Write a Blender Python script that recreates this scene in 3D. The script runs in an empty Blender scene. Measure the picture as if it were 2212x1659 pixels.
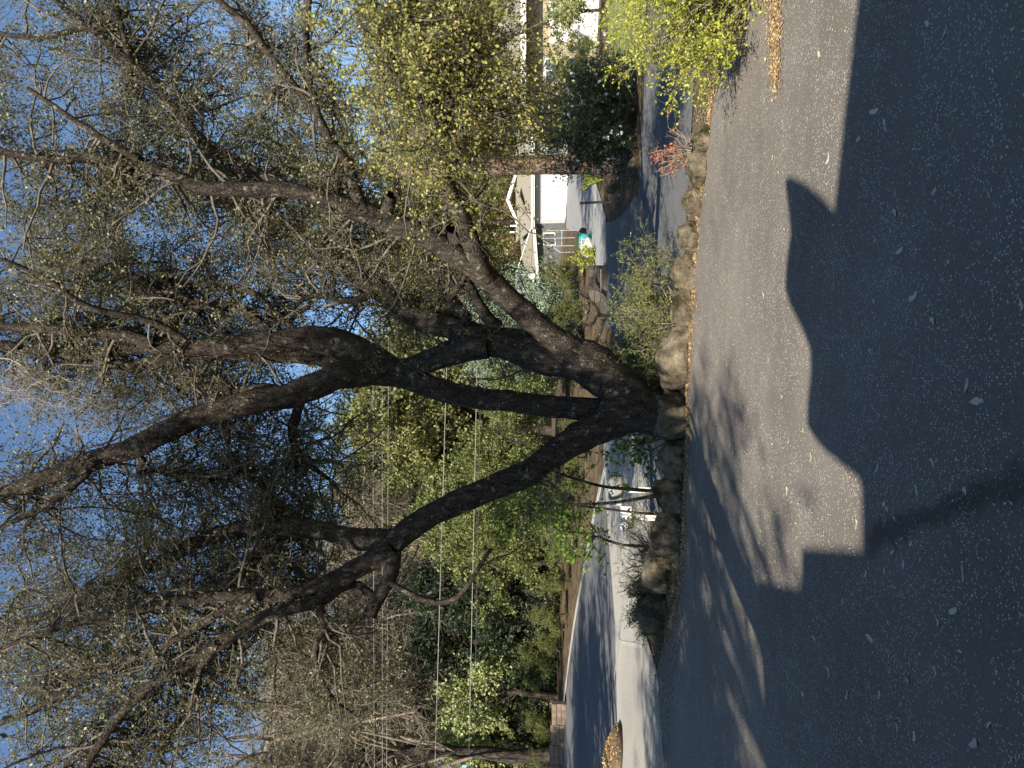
import bpy, bmesh, math, random
import numpy as np
from mathutils import Vector, Matrix, noise as mnoise

random.seed(7)
RNG = np.random.default_rng(7)
R = math.radians
scene = bpy.context.scene
col = scene.collection

# ------------------------------------------------------------------ camera
EYE = 1.6
PITCH = math.atan(160 / 1600)
SP, CP = math.sin(PITCH), math.cos(PITCH)
cam_data = bpy.data.cameras.new('camera')
cam = bpy.data.objects.new('camera', cam_data)
col.objects.link(cam)
cam_data.sensor_width = 36.0
cam_data.lens = 36.0 * 1600 / 2212
cam_data.clip_start = 0.05
cam_data.clip_end = 2000
# the phone was held sideways: world up points to the left of the frame
fw, up_, rt = Vector((0, CP, SP)), Vector((0, -SP, CP)), Vector((1, 0, 0))
m = Matrix.Identity(4)
for i in range(3):
    m[i][0] = -up_[i]; m[i][1] = rt[i]; m[i][2] = -fw[i]
m[2][3] = EYE
cam.matrix_world = m
scene.camera = cam

# ------------------------------------------------------------------ sky, sun, exposure
SUN_AZ, SUN_EL = R(16), R(35)        # heading of the light (from behind-left), height of the sun
sd = Vector((math.sin(SUN_AZ) * math.cos(SUN_EL), math.cos(SUN_AZ) * math.cos(SUN_EL), -math.sin(SUN_EL)))
world = bpy.data.worlds.new('World')
scene.world = world
world.use_nodes = True
nt = world.node_tree
bg = nt.nodes['Background']
sky = nt.nodes.new('ShaderNodeTexSky')
sky.sky_type = 'NISHITA'
sky.sun_disc = False
sky.sun_elevation = SUN_EL
sky.sun_rotation = math.atan2(-sd.x, -sd.y)
sky.air_density = 1.1
sky.dust_density = 0.0
sky.ozone_density = 3.0
hs = nt.nodes.new('ShaderNodeHueSaturation')
hs.inputs['Saturation'].default_value = 1.04
hs.inputs['Value'].default_value = 1.1
nt.links.new(sky.outputs[0], hs.inputs['Color'])
nt.links.new(hs.outputs[0], bg.inputs[0])
bg.inputs[1].default_value = 0.078
sun_data = bpy.data.lights.new('sun', 'SUN')
sun_data.energy = 5.0
sun_data.angle = R(0.55)
sun_data.color = (1.0, 0.925, 0.80)
sun = bpy.data.objects.new('sun', sun_data)
sun.rotation_euler = sd.to_track_quat('-Z', 'Y').to_euler()
col.objects.link(sun)
scene.view_settings.view_transform = 'Standard'
scene.view_settings.look = 'None'
scene.view_settings.exposure = 1.1
scene.view_settings.gamma = 1.0
scene.render.engine = 'CYCLES'
scene.cycles.max_bounces = 6
scene.cycles.transparent_max_bounces = 8
scene.cycles.use_denoising = True

# ------------------------------------------------------------------ helpers
def P(x, y, d):
    """point seen at photo position x (down the upright picture), y (from its right edge), d metres ahead"""
    u = (829.5 - y) / 1600; v = (x - 1106) / 1600
    return np.array([u * d, d * (CP + v * SP), EYE + d * (SP - v * CP)])

def sps(a, w=1.0):
    return w * np.logaddexp(0, np.asarray(a, float) / w)

def terr(x, y):
    x = np.asarray(x, float); y = np.asarray(y, float)
    q = .356 * x + .934 * y; s = -.934 * x + .356 * y
    t = np.clip((s + 6) / 10, 0, 1); t = t * t * (3 - 2 * t)
    a = .045 + .025 * t
    z = a * sps(q - 12, 1.0) - .03 * sps(q - 38, 4) + .13 * (sps(s - 6.5, 1.5) - sps(s - 22, 3)) + .36 * sps(q - 82, 5) - .22 * sps(q - 150, 12)
    return z

def gnd(X, Y, off=0.0):
    u = (829.5 - Y) / 1600; v = (X - 1106) / 1600
    d = np.array([u, CP + v * SP, SP - v * CP])
    t = 2.0
    while t < 400:
        p = np.array([0, 0, EYE]) + d * t
        if p[2] < terr(p[0], p[1]) + off: break
        t += .01 + t * .0015
    return p, t

def on_ground(x, y, off=0.0):
    return np.array([x, y, float(terr(x, y)) + off])

def tag(o, label=None, cat=None, group=None, kind=None):
    if label: o['label'] = label
    if cat: o['category'] = cat
    if group: o['group'] = group
    if kind: o['kind'] = kind
    return o

def link(name, me, mat=None, parent=None, smooth=False):
    o = bpy.data.objects.new(name, me)
    col.objects.link(o)
    if mat is not None and not me.materials:
        me.materials.append(mat)
    if parent is not None:
        o.parent = parent
    if smooth and len(me.polygons):
        me.polygons.foreach_set('use_smooth', np.ones(len(me.polygons), bool))
    return o

def empty(name, loc=(0, 0, 0), rz=0.0, scale=1.0):
    o = bpy.data.objects.new(name, None)
    o.location = loc; o.rotation_euler = (0, 0, rz); o.scale = (scale,) * 3
    o.empty_display_size = 0.2
    col.objects.link(o)
    return o

def arr_mesh(name, V, F):
    """V (n,3), F (m,k) arrays -> mesh, fast"""
    me = bpy.data.meshes.new(name)
    V = np.ascontiguousarray(V, dtype=np.float32); F = np.ascontiguousarray(F, dtype=np.int32)
    me.vertices.add(len(V)); me.vertices.foreach_set('co', V.ravel())
    k = F.shape[1]
    me.loops.add(F.size); me.loops.foreach_set('vertex_index', F.ravel())
    me.polygons.add(len(F))
    me.polygons.foreach_set('loop_start', np.arange(0, F.size, k, dtype=np.int32))
    me.update(calc_edges=True)
    return me

def norm(a):
    return a / np.maximum(np.linalg.norm(a, axis=-1, keepdims=True), 1e-9)

def tubes(Pn, Rn, sides=3, rough=0.0, rng=RNG):
    """Pn (N,K,3) polylines, Rn (N,K) radii -> V, quads"""
    N, K, _ = Pn.shape
    T = norm(np.gradient(Pn, axis=1))
    ref = np.zeros((N, 1, 3)); ref[:, 0, :] = norm(rng.normal(size=(N, 3)))
    md = norm(Pn[:, -1] - Pn[:, 0])
    alt = np.where(np.abs(md[:, 2:3]) > .8, np.array([[1., .1, 0]]), np.array([[0, .1, 1.]]))
    ref[:, 0, :] = alt
    A = norm(np.cross(T, ref)); B = np.cross(T, A)
    th = np.arange(sides) * 2 * np.pi / sides
    rr = Rn[:, :, None] * np.ones((1, 1, sides))
    if rough:
        n = rng.normal(size=(N, K, sides))
        n = (n + np.roll(n, 1, 2) + np.roll(n, -1, 2) + np.roll(n, 1, 1)) / 2
        rr = rr * (1 + rough * n)
    V = Pn[:, :, None, :] + rr[..., None] * (np.cos(th)[None, None, :, None] * A[:, :, None, :] + np.sin(th)[None, None, :, None] * B[:, :, None, :])
    V = V.reshape(-1, 3)
    i = np.arange(N)[:, None, None] * K * sides
    k = np.arange(K - 1)[None, :, None] * sides
    j = np.arange(sides)[None, None, :]; j2 = (j + 1) % sides
    F = np.stack([i + k + j, i + k + j2, i + k + sides + j2, i + k + sides + j], -1).reshape(-1, 4)
    return V, F

class Acc:
    def __init__(s): s.V = []; s.F = []; s.n = 0
    def add(s, V, F):
        s.V.append(V); s.F.append(F + s.n); s.n += len(V); return s
    def mesh(s, name): return arr_mesh(name, np.concatenate(s.V), np.concatenate(s.F))

def catmull(pts, n):
    pts = np.asarray(pts, float)
    if len(pts) == 2:
        t = np.linspace(0, 1, n)[:, None]; return pts[0] * (1 - t) + pts[1] * t
    ext = np.vstack([2 * pts[0] - pts[1], pts, 2 * pts[-1] - pts[-2]])
    seg = np.linalg.norm(np.diff(pts[:, :3], axis=0), axis=1); cum = np.r_[0, np.cumsum(seg)]
    out = []
    for s in np.linspace(0, cum[-1], n):
        i = min(np.searchsorted(cum, s, side='right') - 1, len(pts) - 2)
        t = (s - cum[i]) / max(seg[i], 1e-9)
        p0, p1, p2, p3 = ext[i:i + 4]
        out.append(.5 * (2 * p1 + (p2 - p0) * t + (2 * p0 - 5 * p1 + 4 * p2 - p3) * t * t + (3 * p1 - p0 - 3 * p2 + p3) * t ** 3))
    return np.array(out)

def spawn(Pn, Rn, count, lo, hi, K=6, spread=1.0, up=0.1, wig=.25, rs=.5, tmin=.1, tmax=1.0, rmin=.002, rmax=9., grav=0., rng=RNG, taper=.35, by=0.):
    """children growing from parent polylines, spread over their length"""
    N, KP, _ = Pn.shape
    L = np.linalg.norm(np.diff(Pn, axis=1), axis=2).sum(1)
    par = rng.choice(N, size=count, p=L / L.sum())
    t = (tmin + (tmax - tmin) * rng.random(count)) * (KP - 1)
    i = np.minimum(t.astype(int), KP - 2); f = (t - i)[:, None]
    p = Pn[par, i] * (1 - f) + Pn[par, i + 1] * f
    r = (Rn[par, i] * (1 - f[:, 0]) + Rn[par, i + 1] * f[:, 0])
    tan = norm(Pn[par, i + 1] - Pn[par, i])
    d = norm(tan * (1.0 - .4 * min(spread, 1.2)) + spread * norm(rng.normal(size=(count, 3))) + np.array([0, by, up]))
    ln = lo + (hi - lo) * rng.random(count)
    out = np.empty((count, K, 3)); out[:, 0] = p
    for k in range(1, K):
        d = norm(d + wig * rng.normal(size=(count, 3)) + np.array([0, 0, grav]))
        out[:, k] = out[:, k - 1] + d * (ln / (K - 1))[:, None]
    r0 = np.clip(r * rs, rmin, rmax)
    rad = r0[:, None] * np.linspace(1, taper, K)[None, :]
    return out, rad

def leaves(Pn, count, lo, hi, wr=.5, jit=.02, tmin=.2, rng=RNG, droop=0., align=.5):
    """leaf blades scattered along twigs -> V, quads"""
    N, K, _ = Pn.shape
    par = rng.integers(0, N, count)
    t = (tmin + (1 - tmin) * rng.random(count)) * (K - 1)
    i = np.minimum(t.astype(int), K - 2); f = (t - i)[:, None]
    c = Pn[par, i] * (1 - f) + Pn[par, i + 1] * f + jit * rng.normal(size=(count, 3))
    tan = norm(Pn[par, i + 1] - Pn[par, i])
    a = norm(align * tan + norm(rng.normal(size=(count, 3))) + np.array([0, 0, -droop]))
    return blades(c, a, lo, hi, wr, rng)

def blades(c, a, lo, hi, wr=.5, rng=RNG, nrm=None):
    n = len(c)
    b = norm(np.cross(a, rng.normal(size=(n, 3)) if nrm is None else nrm))
    l = (lo + (hi - lo) * rng.random(n))[:, None]; w = l * wr * .5
    cr = np.cross(a, b) * l * .08
    V = np.stack([c, c + a * l * .45 + b * w + cr, c + a * l, c + a * l * .5 - b * w + cr], 1).reshape(-1, 3)
    F = np.arange(n * 4).reshape(n, 4)
    return V, F

def box(bm, x0, x1, y0, y1, z0, z1):
    vs = [bm.verts.new(c) for c in ((x0, y0, z0), (x1, y0, z0), (x1, y1, z0), (x0, y1, z0), (x0, y0, z1), (x1, y0, z1), (x1, y1, z1), (x0, y1, z1))]
    for f in ((3, 2, 1, 0), (4, 5, 6, 7), (0, 1, 5, 4), (1, 2, 6, 5), (2, 3, 7, 6), (3, 0, 4, 7)):
        bm.faces.new([vs[i] for i in f])

def box_obj(name, b, mat, parent=None, bevel=0.0):
    bm = bmesh.new(); box(bm, *b)
    if bevel:
        bmesh.ops.bevel(bm, geom=list(bm.edges), offset=bevel, segments=2, affect='EDGES', profile=.6)
    me = bpy.data.meshes.new(name); bm.to_mesh(me); bm.free()
    return link(name, me, mat, parent)

def prism(name, pts, thick, mat, parent=None):
    """polygon pts (3-D, planar) thickened downward along z"""
    bm = bmesh.new()
    t = [bm.verts.new(p) for p in pts]; b = [bm.verts.new((p[0], p[1], p[2] - thick)) for p in pts]
    bm.faces.new(t); bm.faces.new(b[::-1])
    n = len(pts)
    for i in range(n):
        bm.faces.new((t[i], b[i], b[(i + 1) % n], t[(i + 1) % n]))
    bmesh.ops.recalc_face_normals(bm, faces=bm.faces)
    me = bpy.data.meshes.new(name); bm.to_mesh(me); bm.free()
    return link(name, me, mat, parent)

def bar(a, b, r, sides=6, K=2):
    a, b = np.asarray(a, float), np.asarray(b, float)
    t = np.linspace(0, 1, K)[:, None]
    return tubes((a + (b - a) * t)[None], np.full((1, K), r), sides)

def sheet(name, poly, off, mat, step=.5, bumpz=0.0):
    """flat polygon (x, y) draped over the terrain"""
    bm = bmesh.new()
    vs = [bm.verts.new((p[0], p[1], 0)) for p in poly]
    bm.faces.new(vs)
    xs = [p[0] for p in poly]; ys = [p[1] for p in poly]
    for lo, hi, no in ((min(xs), max(xs), (1, 0, 0)), (min(ys), max(ys), (0, 1, 0))):
        k = lo + step
        while k < hi:
            bmesh.ops.bisect_plane(bm, geom=bm.verts[:] + bm.edges[:] + bm.faces[:], plane_co=Vector(no) * k, plane_no=no)
            k += step
    for v in bm.verts:
        v.co.z = float(terr(v.co.x, v.co.y)) + off
    for f in bm.faces:
        if f.normal.z < 0: f.normal_flip()
    bmesh.ops.recalc_face_normals(bm, faces=bm.faces)
    bm.normal_update()
    if sum(f.normal.z for f in bm.faces) < 0:
        bmesh.ops.reverse_faces(bm, faces=bm.faces)
    me = bpy.data.meshes.new(name); bm.to_mesh(me); bm.free()
    return link(name, me, mat, smooth=True)

# ------------------------------------------------------------------ materials
def mat_base(name):
    mt = bpy.data.materials.new(name); mt.use_nodes = True
    n = mt.node_tree.nodes; l = mt.node_tree.links
    return mt, n, l, n['Principled BSDF'], n['Material Output']

def ramp(n, l, src, stops, interp='LINEAR'):
    r = n.new('ShaderNodeValToRGB'); r.color_ramp.interpolation = interp
    e = r.color_ramp.elements
    while len(e) < len(stops): e.new(0.5)
    for i, (p, c) in enumerate(stops):
        e[i].position = p; e[i].color = (*c, 1)
    l.new(src, r.inputs[0]); return r.outputs[0]

def noise(n, l, scale, detail=4, rough=.6, co=None):
    t = n.new('ShaderNodeTexNoise'); t.inputs['Scale'].default_value = scale
    t.inputs['Detail'].default_value = detail; t.inputs['Roughness'].default_value = rough
    if co is not None: l.new(co, t.inputs['Vector'])
    return t.outputs['Fac']

def mixc(n, l, fac, a, b, mode='MIX'):
    x = n.new('ShaderNodeMix'); x.data_type = 'RGBA'; x.blend_type = mode
    if hasattr(fac, 'links'): l.new(fac, x.inputs[0])
    else: x.inputs[0].default_value = fac
    for v, s in ((a, x.inputs[6]), (b, x.inputs[7])):
        if hasattr(v, 'links'): l.new(v, s)
        else: s.default_value = (*v, 1)
    return x.outputs[2]

def bump(n, l, bs, h, strength=.5, dist=.02):
    b = n.new('ShaderNodeBump'); b.inputs['Strength'].default_value = strength; b.inputs['Distance'].default_value = dist
    l.new(h, b.inputs['Height']); l.new(b.outputs[0], bs.inputs['Normal'])

def objco(n, world_=False):
    if world_:
        return n.new('ShaderNodeNewGeometry').outputs['Position']
    return n.new('ShaderNodeTexCoord').outputs['Object']

def M_noise(name, c1, c2, scale=4., rough=.85, bs=0., bd=.02, bscale=None, c3=None, world_=False, spec=.3, detail=5):
    mt, n, l, bsdf, out = mat_base(name)
    co = objco(n, world_)
    f = noise(n, l, scale, detail, .6, co)
    st = [(.3, c1), (.7, c2)] if c3 is None else [(.28, c1), (.5, c2), (.72, c3)]
    l.new(ramp(n, l, f, st), bsdf.inputs['Base Color'])
    bsdf.inputs['Roughness'].default_value = rough; bsdf.inputs['Specular IOR Level'].default_value = spec
    if bs:
        bump(n, l, bsdf, noise(n, l, bscale or scale * 4, 6, .65, co), bs, bd)
    return mt

def M_leaf(name, cols, trans=.3, rough=.5, spec=.3):
    mt, n, l, bsdf, out = mat_base(name)
    g = n.new('ShaderNodeNewGeometry')
    st = [(i / max(1, len(cols) - 1), c) for i, c in enumerate(cols)]
    cl = ramp(n, l, g.outputs['Random Per Island'], st)
    l.new(cl, bsdf.inputs['Base Color'])
    bsdf.inputs['Roughness'].default_value = rough; bsdf.inputs['Specular IOR Level'].default_value = spec
    if trans:
        tr = n.new('ShaderNodeBsdfTranslucent'); l.new(mixc(n, l, .35, cl, (.35, .38, .05)), tr.inputs[0])
        ms = n.new('ShaderNodeMixShader'); ms.inputs[0].default_value = trans
        l.new(bsdf.outputs[0], ms.inputs[1]); l.new(tr.outputs[0], ms.inputs[2]); l.new(ms.outputs[0], out.inputs[0])
    return mt

def M_bark(name, dark, mid, light, scale=14., lich=.0):
    mt, n, l, bsdf, out = mat_base(name)
    co = objco(n)
    mp = n.new('ShaderNodeMapping'); mp.inputs['Scale'].default_value = (1, 1, .28); l.new(co, mp.inputs[0])
    v = n.new('ShaderNodeTexVoronoi'); v.feature = 'DISTANCE_TO_EDGE'; v.inputs['Scale'].default_value = scale * 1.6
    nz = noise(n, l, scale * .8, 6, .7, mp.outputs[0])
    ad = n.new('ShaderNodeMix'); ad.data_type = 'VECTOR'; ad.inputs[0].default_value = .12
    l.new(mp.outputs[0], ad.inputs[4])
    nn = n.new('ShaderNodeTexNoise'); nn.inputs['Scale'].default_value = scale; l.new(co, nn.inputs[0]); l.new(nn.outputs[1], ad.inputs[5])
    l.new(ad.outputs[1], v.inputs['Vector'])
    c = ramp(n, l, nz, [(.3, dark), (.55, mid), (.8, light)])
    crack = ramp(n, l, v.outputs['Distance'], [(.0, (.25, .25, .25)), (.12, (1, 1, 1))])
    c = mixc(n, l, 1.0, c, crack, 'MULTIPLY')
    if lich:
        lf = ramp(n, l, noise(n, l, 8., 6, .7, co), [(.58, (0, 0, 0)), (.66, (1, 1, 1))])
        c = mixc(n, l, lf, c, mixc(n, l, .5, c, (.36 * lich, .36 * lich, .29 * lich)))
    l.new(c, bsdf.inputs['Base Color']); bsdf.inputs['Roughness'].default_value = .95; bsdf.inputs['Specular IOR Level'].default_value = .12
    mth = n.new('ShaderNodeMath'); mth.operation = 'ADD'
    cr = n.new('ShaderNodeMath'); cr.operation = 'MINIMUM'; cr.inputs[1].default_value = .25; l.new(v.outputs['Distance'], cr.inputs[0])
    l.new(cr.outputs[0], mth.inputs[0]); l.new(nz, mth.inputs[1])
    bump(n, l, bsdf, mth.outputs[0], .9, .03)
    return mt

def M_asphalt(name, c1, c2, speck, dens=.5, big=.35, rough=.9, fscale=110.):
    mt, n, l, bsdf, out = mat_base(name)
    co = objco(n, True)
    patch = ramp(n, l, noise(n, l, big, 5, .6, co), [(.35, c1), (.68, c2)])
    fine = noise(n, l, 90, 3, .7, co)
    c = mixc(n, l, 1.0, patch, ramp(n, l, fine, [(.3, (.62, .62, .62)), (.7, (1.25, 1.25, 1.25))]), 'MULTIPLY')
    v = n.new('ShaderNodeTexVoronoi'); v.inputs['Scale'].default_value = fscale; l.new(co, v.inputs['Vector'])
    sel = n.new('ShaderNodeSeparateColor'); l.new(v.outputs['Color'], sel.inputs[0])
    clump = noise(n, l, 3.0, 4, .6, co)
    th = n.new('ShaderNodeMath'); th.operation = 'MULTIPLY_ADD'; th.inputs[1].default_value = 1.5; th.inputs[2].default_value = -dens
    l.new(clump, th.inputs[0])
    s1 = n.new('ShaderNodeMath'); s1.operation = 'LESS_THAN'; l.new(sel.outputs[0], s1.inputs[0]); l.new(th.outputs[0], s1.inputs[1])
    s2 = n.new('ShaderNodeMath'); s2.operation = 'LESS_THAN'; l.new(v.outputs['Distance'], s2.inputs[0]); s2.inputs[1].default_value = .34
    s3 = n.new('ShaderNodeMath'); s3.operation = 'MULTIPLY'; l.new(s1.outputs[0], s3.inputs[0]); l.new(s2.outputs[0], s3.inputs[1])
    c = mixc(n, l, s3.outputs[0], c, speck)
    l.new(c, bsdf.inputs['Base Color']); bsdf.inputs['Roughness'].default_value = rough; bsdf.inputs['Specular IOR Level'].default_value = .25
    bump(n, l, bsdf, fine, .5, .006)
    return mt

MA = {}
MA['asphalt'] = M_asphalt('driveway_asphalt', (.121, .105, .09), (.193, .171, .148), (.5, .465, .41), .5, fscale=80.)
mt = MA['asphalt']; n = mt.node_tree.nodes; l = mt.node_tree.links; bsdf = n['Principled BSDF']
src = bsdf.inputs['Base Color'].links[0].from_socket
sa, sb = gnd(1868, 1185)[0], gnd(2230, 1030)[0]; sdv = norm(sb[:2] - sa[:2])
co = objco(n, True)
def dotn(v, off):
    vm = n.new('ShaderNodeVectorMath'); vm.operation = 'DOT_PRODUCT'; l.new(co, vm.inputs[0]); vm.inputs[1].default_value = (v[0], v[1], 0)
    ad = n.new('ShaderNodeMath'); ad.operation = 'SUBTRACT'; l.new(vm.outputs['Value'], ad.inputs[0]); ad.inputs[1].default_value = off; return ad.outputs[0]
nv = np.array([-sdv[1], sdv[0]])
dist = dotn(nv, float(nv @ sa[:2])); along = dotn(sdv, float(sdv @ sa[:2]))
wob = n.new('ShaderNodeMath'); wob.operation = 'MULTIPLY_ADD'; l.new(noise(n, l, 3.5, 6, .65, co), wob.inputs[0]); wob.inputs[1].default_value = .3; wob.inputs[2].default_value = -.15
ad = n.new('ShaderNodeMath'); ad.operation = 'ADD'; l.new(dist, ad.inputs[0]); l.new(wob.outputs[0], ad.inputs[1])
ab = n.new('ShaderNodeMath'); ab.operation = 'ABSOLUTE'; l.new(ad.outputs[0], ab.inputs[0])
f1 = n.new('ShaderNodeMapRange'); f1.inputs[1].default_value = .03; f1.inputs[2].default_value = .09; f1.inputs[3].default_value = 1; f1.inputs[4].default_value = 0; l.new(ab.outputs[0], f1.inputs[0])
f2 = n.new('ShaderNodeMapRange'); f2.inputs[1].default_value = -.1; f2.inputs[2].default_value = .25; l.new(along, f2.inputs[0])
fm = n.new('ShaderNodeMath'); fm.operation = 'MULTIPLY'; l.new(f1.outputs[0], fm.inputs[0]); l.new(f2.outputs[0], fm.inputs[1])
l.new(mixc(n, l, fm.outputs[0], src, mixc(n, l, 1.0, src, (.5, .5, .5), 'MULTIPLY')), bsdf.inputs['Base Color'])   # an old oil trail
MA['road'] = M_asphalt('road_asphalt', (.085, .086, .09), (.12, .12, .122), (.2, .2, .19), .5)
MA['apron'] = M_asphalt('apron_sunlit_asphalt', (.25, .235, .205), (.33, .31, .27), (.45, .42, .36), .4, fscale=60.)  # same asphalt as the drive, with grazing sunlight put into a paler colour
MA['farpad'] = M_noise('garage_pad_concrete', (.2, .2, .19), (.27, .26, .25), 2., .9, world_=True)
MA['soil'] = M_noise('leaf_strewn_soil', (.045, .034, .024), (.11, .08, .05), 3., .95, .8, .05, 22., (.2, .14, .08), world_=True)
MA['bankm'] = M_noise('dry_bank_soil', (.08, .055, .035), (.17, .12, .075), 1.4, .95, .8, .08, 7., (.3, .2, .11), world_=True)
MA['grass'] = M_noise('lawn_green', (.10, .13, .03), (.2, .22, .06), 2.5, .9, .8, .05, 40., (.27, .25, .1), world_=True)
MA['bark'] = M_bark('oak_bark', (.019, .0155, .012), (.06, .048, .038), (.145, .12, .095), 13., .9)
MA['barkp'] = M_bark('pine_bark', (.1, .06, .045), (.2, .135, .105), (.3, .225, .185), 4.)
MA['barkd'] = M_bark('far_bark', (.03, .025, .02), (.07, .055, .045), (.13, .11, .09), 8.)
MA['twig'] = M_noise('oak_twig', (.05, .042, .034), (.17, .145, .115), 9., .95)
MA['twiggrey'] = M_noise('dead_twig_grey', (.2, .175, .145), (.36, .32, .27), 12., .95)
MA['twigtan'] = M_noise('bare_twig_tan', (.15, .12, .085), (.3, .245, .18), 5., .95)
MA['oakleaf'] = M_leaf('oak_leaf', [(.04, .048, .022), (.085, .092, .042), (.14, .14, .07), (.2, .185, .105), (.3, .27, .175)], .32, .45, .4)
MA['yleaf'] = M_leaf('oak_leaf_yellowing', [(.1, .115, .025), (.2, .21, .045), (.32, .32, .07), (.42, .4, .14), (.36, .25, .09)], .35)
MA['limeleaf'] = M_leaf('lime_shrub_leaf', [(.18, .23, .02), (.32, .37, .04), (.46, .48, .06), (.56, .54, .13)], .4)
MA['olealeaf'] = M_leaf('oleander_leaf', [(.012, .025, .014), (.025, .045, .02), (.045, .07, .03), (.09, .11, .05)], .15, .4)
MA['flower'] = M_leaf('white_flower', [(.75, .75, .72), (.85, .85, .8)], .2)
MA['cedarleaf'] = M_leaf('cedar_leaf', [(.09, .13, .085), (.17, .23, .15), (.27, .34, .23), (.37, .44, .31)], .12)
MA['lowleaf'] = M_leaf('low_shrub_leaf', [(.045, .065, .018), (.1, .13, .035), (.18, .215, .06), (.31, .34, .1)], .3)
MA['redleaf'] = M_leaf('red_leaf', [(.25, .06, .03), (.42, .14, .08), (.5, .25, .15)], .3)
MA['sproutleaf'] = M_leaf('sprout_leaf', [(.06, .11, .015), (.12, .2, .03), (.2, .3, .05)], .4)
MA['farA'] = M_leaf('far_oak_leaf', [(.05, .06, .022), (.105, .115, .042), (.175, .18, .07), (.27, .26, .12)], .32)
MA['farF'] = M_leaf('thicket_leaf', [(.045, .065, .02), (.105, .13, .035), (.19, .21, .065), (.31, .315, .12)], .35)
MA['farB'] = M_leaf('far_yellow_green_leaf', [(.12, .13, .04), (.2, .21, .065), (.28, .28, .095), (.36, .34, .15)], .25)
MA['farC'] = M_leaf('far_dark_evergreen_leaf', [(.008, .015, .009), (.018, .03, .016), (.035, .05, .025), (.06, .075, .035)], .1)
MA['farD'] = M_leaf('far_light_green_leaf', [(.16, .2, .06), (.27, .31, .11), (.38, .42, .18), (.45, .47, .25)], .3)
MA['farE'] = M_leaf('far_dry_leaf', [(.13, .09, .04), (.22, .15, .06), (.32, .21, .09), (.2, .19, .07)], .25)
MA['pineleaf'] = M_leaf('pine_needle', [(.06, .075, .025), (.12, .135, .045), (.19, .2, .07), (.26, .23, .09)], .15)
MA['litter'] = M_leaf('fallen_leaf', [(.16, .1, .055), (.3, .19, .09), (.42, .29, .14), (.48, .37, .2), (.28, .15, .08)], .1, .7)
MA['bits'] = M_leaf('leaf_bit', [(.3, .24, .15), (.45, .37, .24), (.55, .49, .36), (.5, .36, .18)], .1, .7)
MA['paleleaf'] = M_leaf('pale_dry_leaf', [(.34, .3, .24), (.46, .42, .34), (.56, .52, .42)], .1, .7)
MA['litterd'] = M_leaf('fallen_leaf_dull', [(.17, .14, .1), (.27, .23, .165), (.36, .31, .22)], .1, .7)
mt, n, l, bsdf, out = mat_base('boulder_stone')
co = objco(n, True)
c = ramp(n, l, noise(n, l, 4.5, 8, .7, co), [(.3, (.05, .042, .03)), (.5, (.19, .155, .105)), (.72, (.38, .32, .22))])
ms_ = ramp(n, l, noise(n, l, 2.6, 7, .7, co), [(.5, (0, 0, 0)), (.6, (1, 1, 1))])
c = mixc(n, l, ms_, c, ramp(n, l, noise(n, l, 18, 6, .7, co), [(.35, (.02, .02, .011)), (.65, (.085, .075, .028))]))
l.new(c, bsdf.inputs['Base Color']); bsdf.inputs['Roughness'].default_value = .96; bsdf.inputs['Specular IOR Level'].default_value = .12
bump(n, l, bsdf, noise(n, l, 16, 8, .75, co), 1.0, .09)
MA['stone'] = mt
MA['white'] = M_noise('white_paint', (.72, .71, .68), (.8, .79, .76), 3., .6)
MA['whitew'] = M_noise('weathered_white_post', (.5, .48, .44), (.78, .76, .72), 8., .8)
MA['grey'] = M_noise('grey_siding', (.28, .28, .27), (.36, .36, .35), 3., .8)
MA['cream'] = M_noise('cream_stucco', (.3, .245, .16), (.38, .315, .215), 3., .85)
MA['roofm'] = M_noise('brown_grey_shingle', (.19, .165, .125), (.29, .26, .2), 6., .95, .6, .03, 25.)
MA['dark'] = M_noise('dark_opening', (.015, .015, .016), (.03, .03, .03), 4., .6)
MA['glassd'] = M_noise('window_glass', (.03, .04, .05), (.07, .085, .1), 1.5, .1, spec=.8)
MA['skyglass'] = M_noise('skylight_glass', (.3, .33, .36), (.4, .43, .46), 2., .25, spec=.6)
MA['mailgrey'] = M_noise('mailbox_grey_metal', (.22, .22, .21), (.3, .3, .29), 6., .5)
MA['wood'] = M_noise('weathered_wood', (.06, .05, .04), (.14, .115, .09), 7., .9, .4, .01, 40.)
MA['woodb'] = M_noise('brown_timber', (.1, .07, .05), (.2, .15, .11), 5., .9, .5, .02, 30.)
MA['teal'] = M_noise('teal_plastic', (.03, .4, .32), (.05, .5, .4), 3., .45)
MA['metal'] = M_noise('aluminium', (.3, .31, .33), (.4, .41, .43), 6., .4)
MA['wire'] = M_noise('cable', (.24, .235, .22), (.32, .31, .29), 3., .5)
MA['wired'] = M_noise('cable_dark', (.03, .03, .03), (.06, .06, .06), 3., .5)

# ------------------------------------------------------------------ terrain and paving
def axis(lo, hi, fine_lo, fine_hi, fs, cs):
    a = list(np.arange(lo, fine_lo, cs)) + list(np.arange(fine_lo, fine_hi, fs)) + list(np.arange(fine_hi, hi + cs, cs))
    return np.array(a)
gx = axis(-260, 260, -30, 32, .5, 5.); gy = axis(-60, 420, -8, 60, .5, 5.)
X, Y = np.meshgrid(gx, gy); Z = terr(X, Y)
V = np.stack([X, Y, Z], -1).reshape(-1, 3); nx = len(gx); ny = len(gy)
ii = (np.arange(ny - 1)[:, None] * nx + np.arange(nx - 1)[None, :]).ravel()
ground_me = arr_mesh('ground', V, np.stack([ii, ii + 1, ii + nx + 1, ii + nx], 1))
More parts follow.
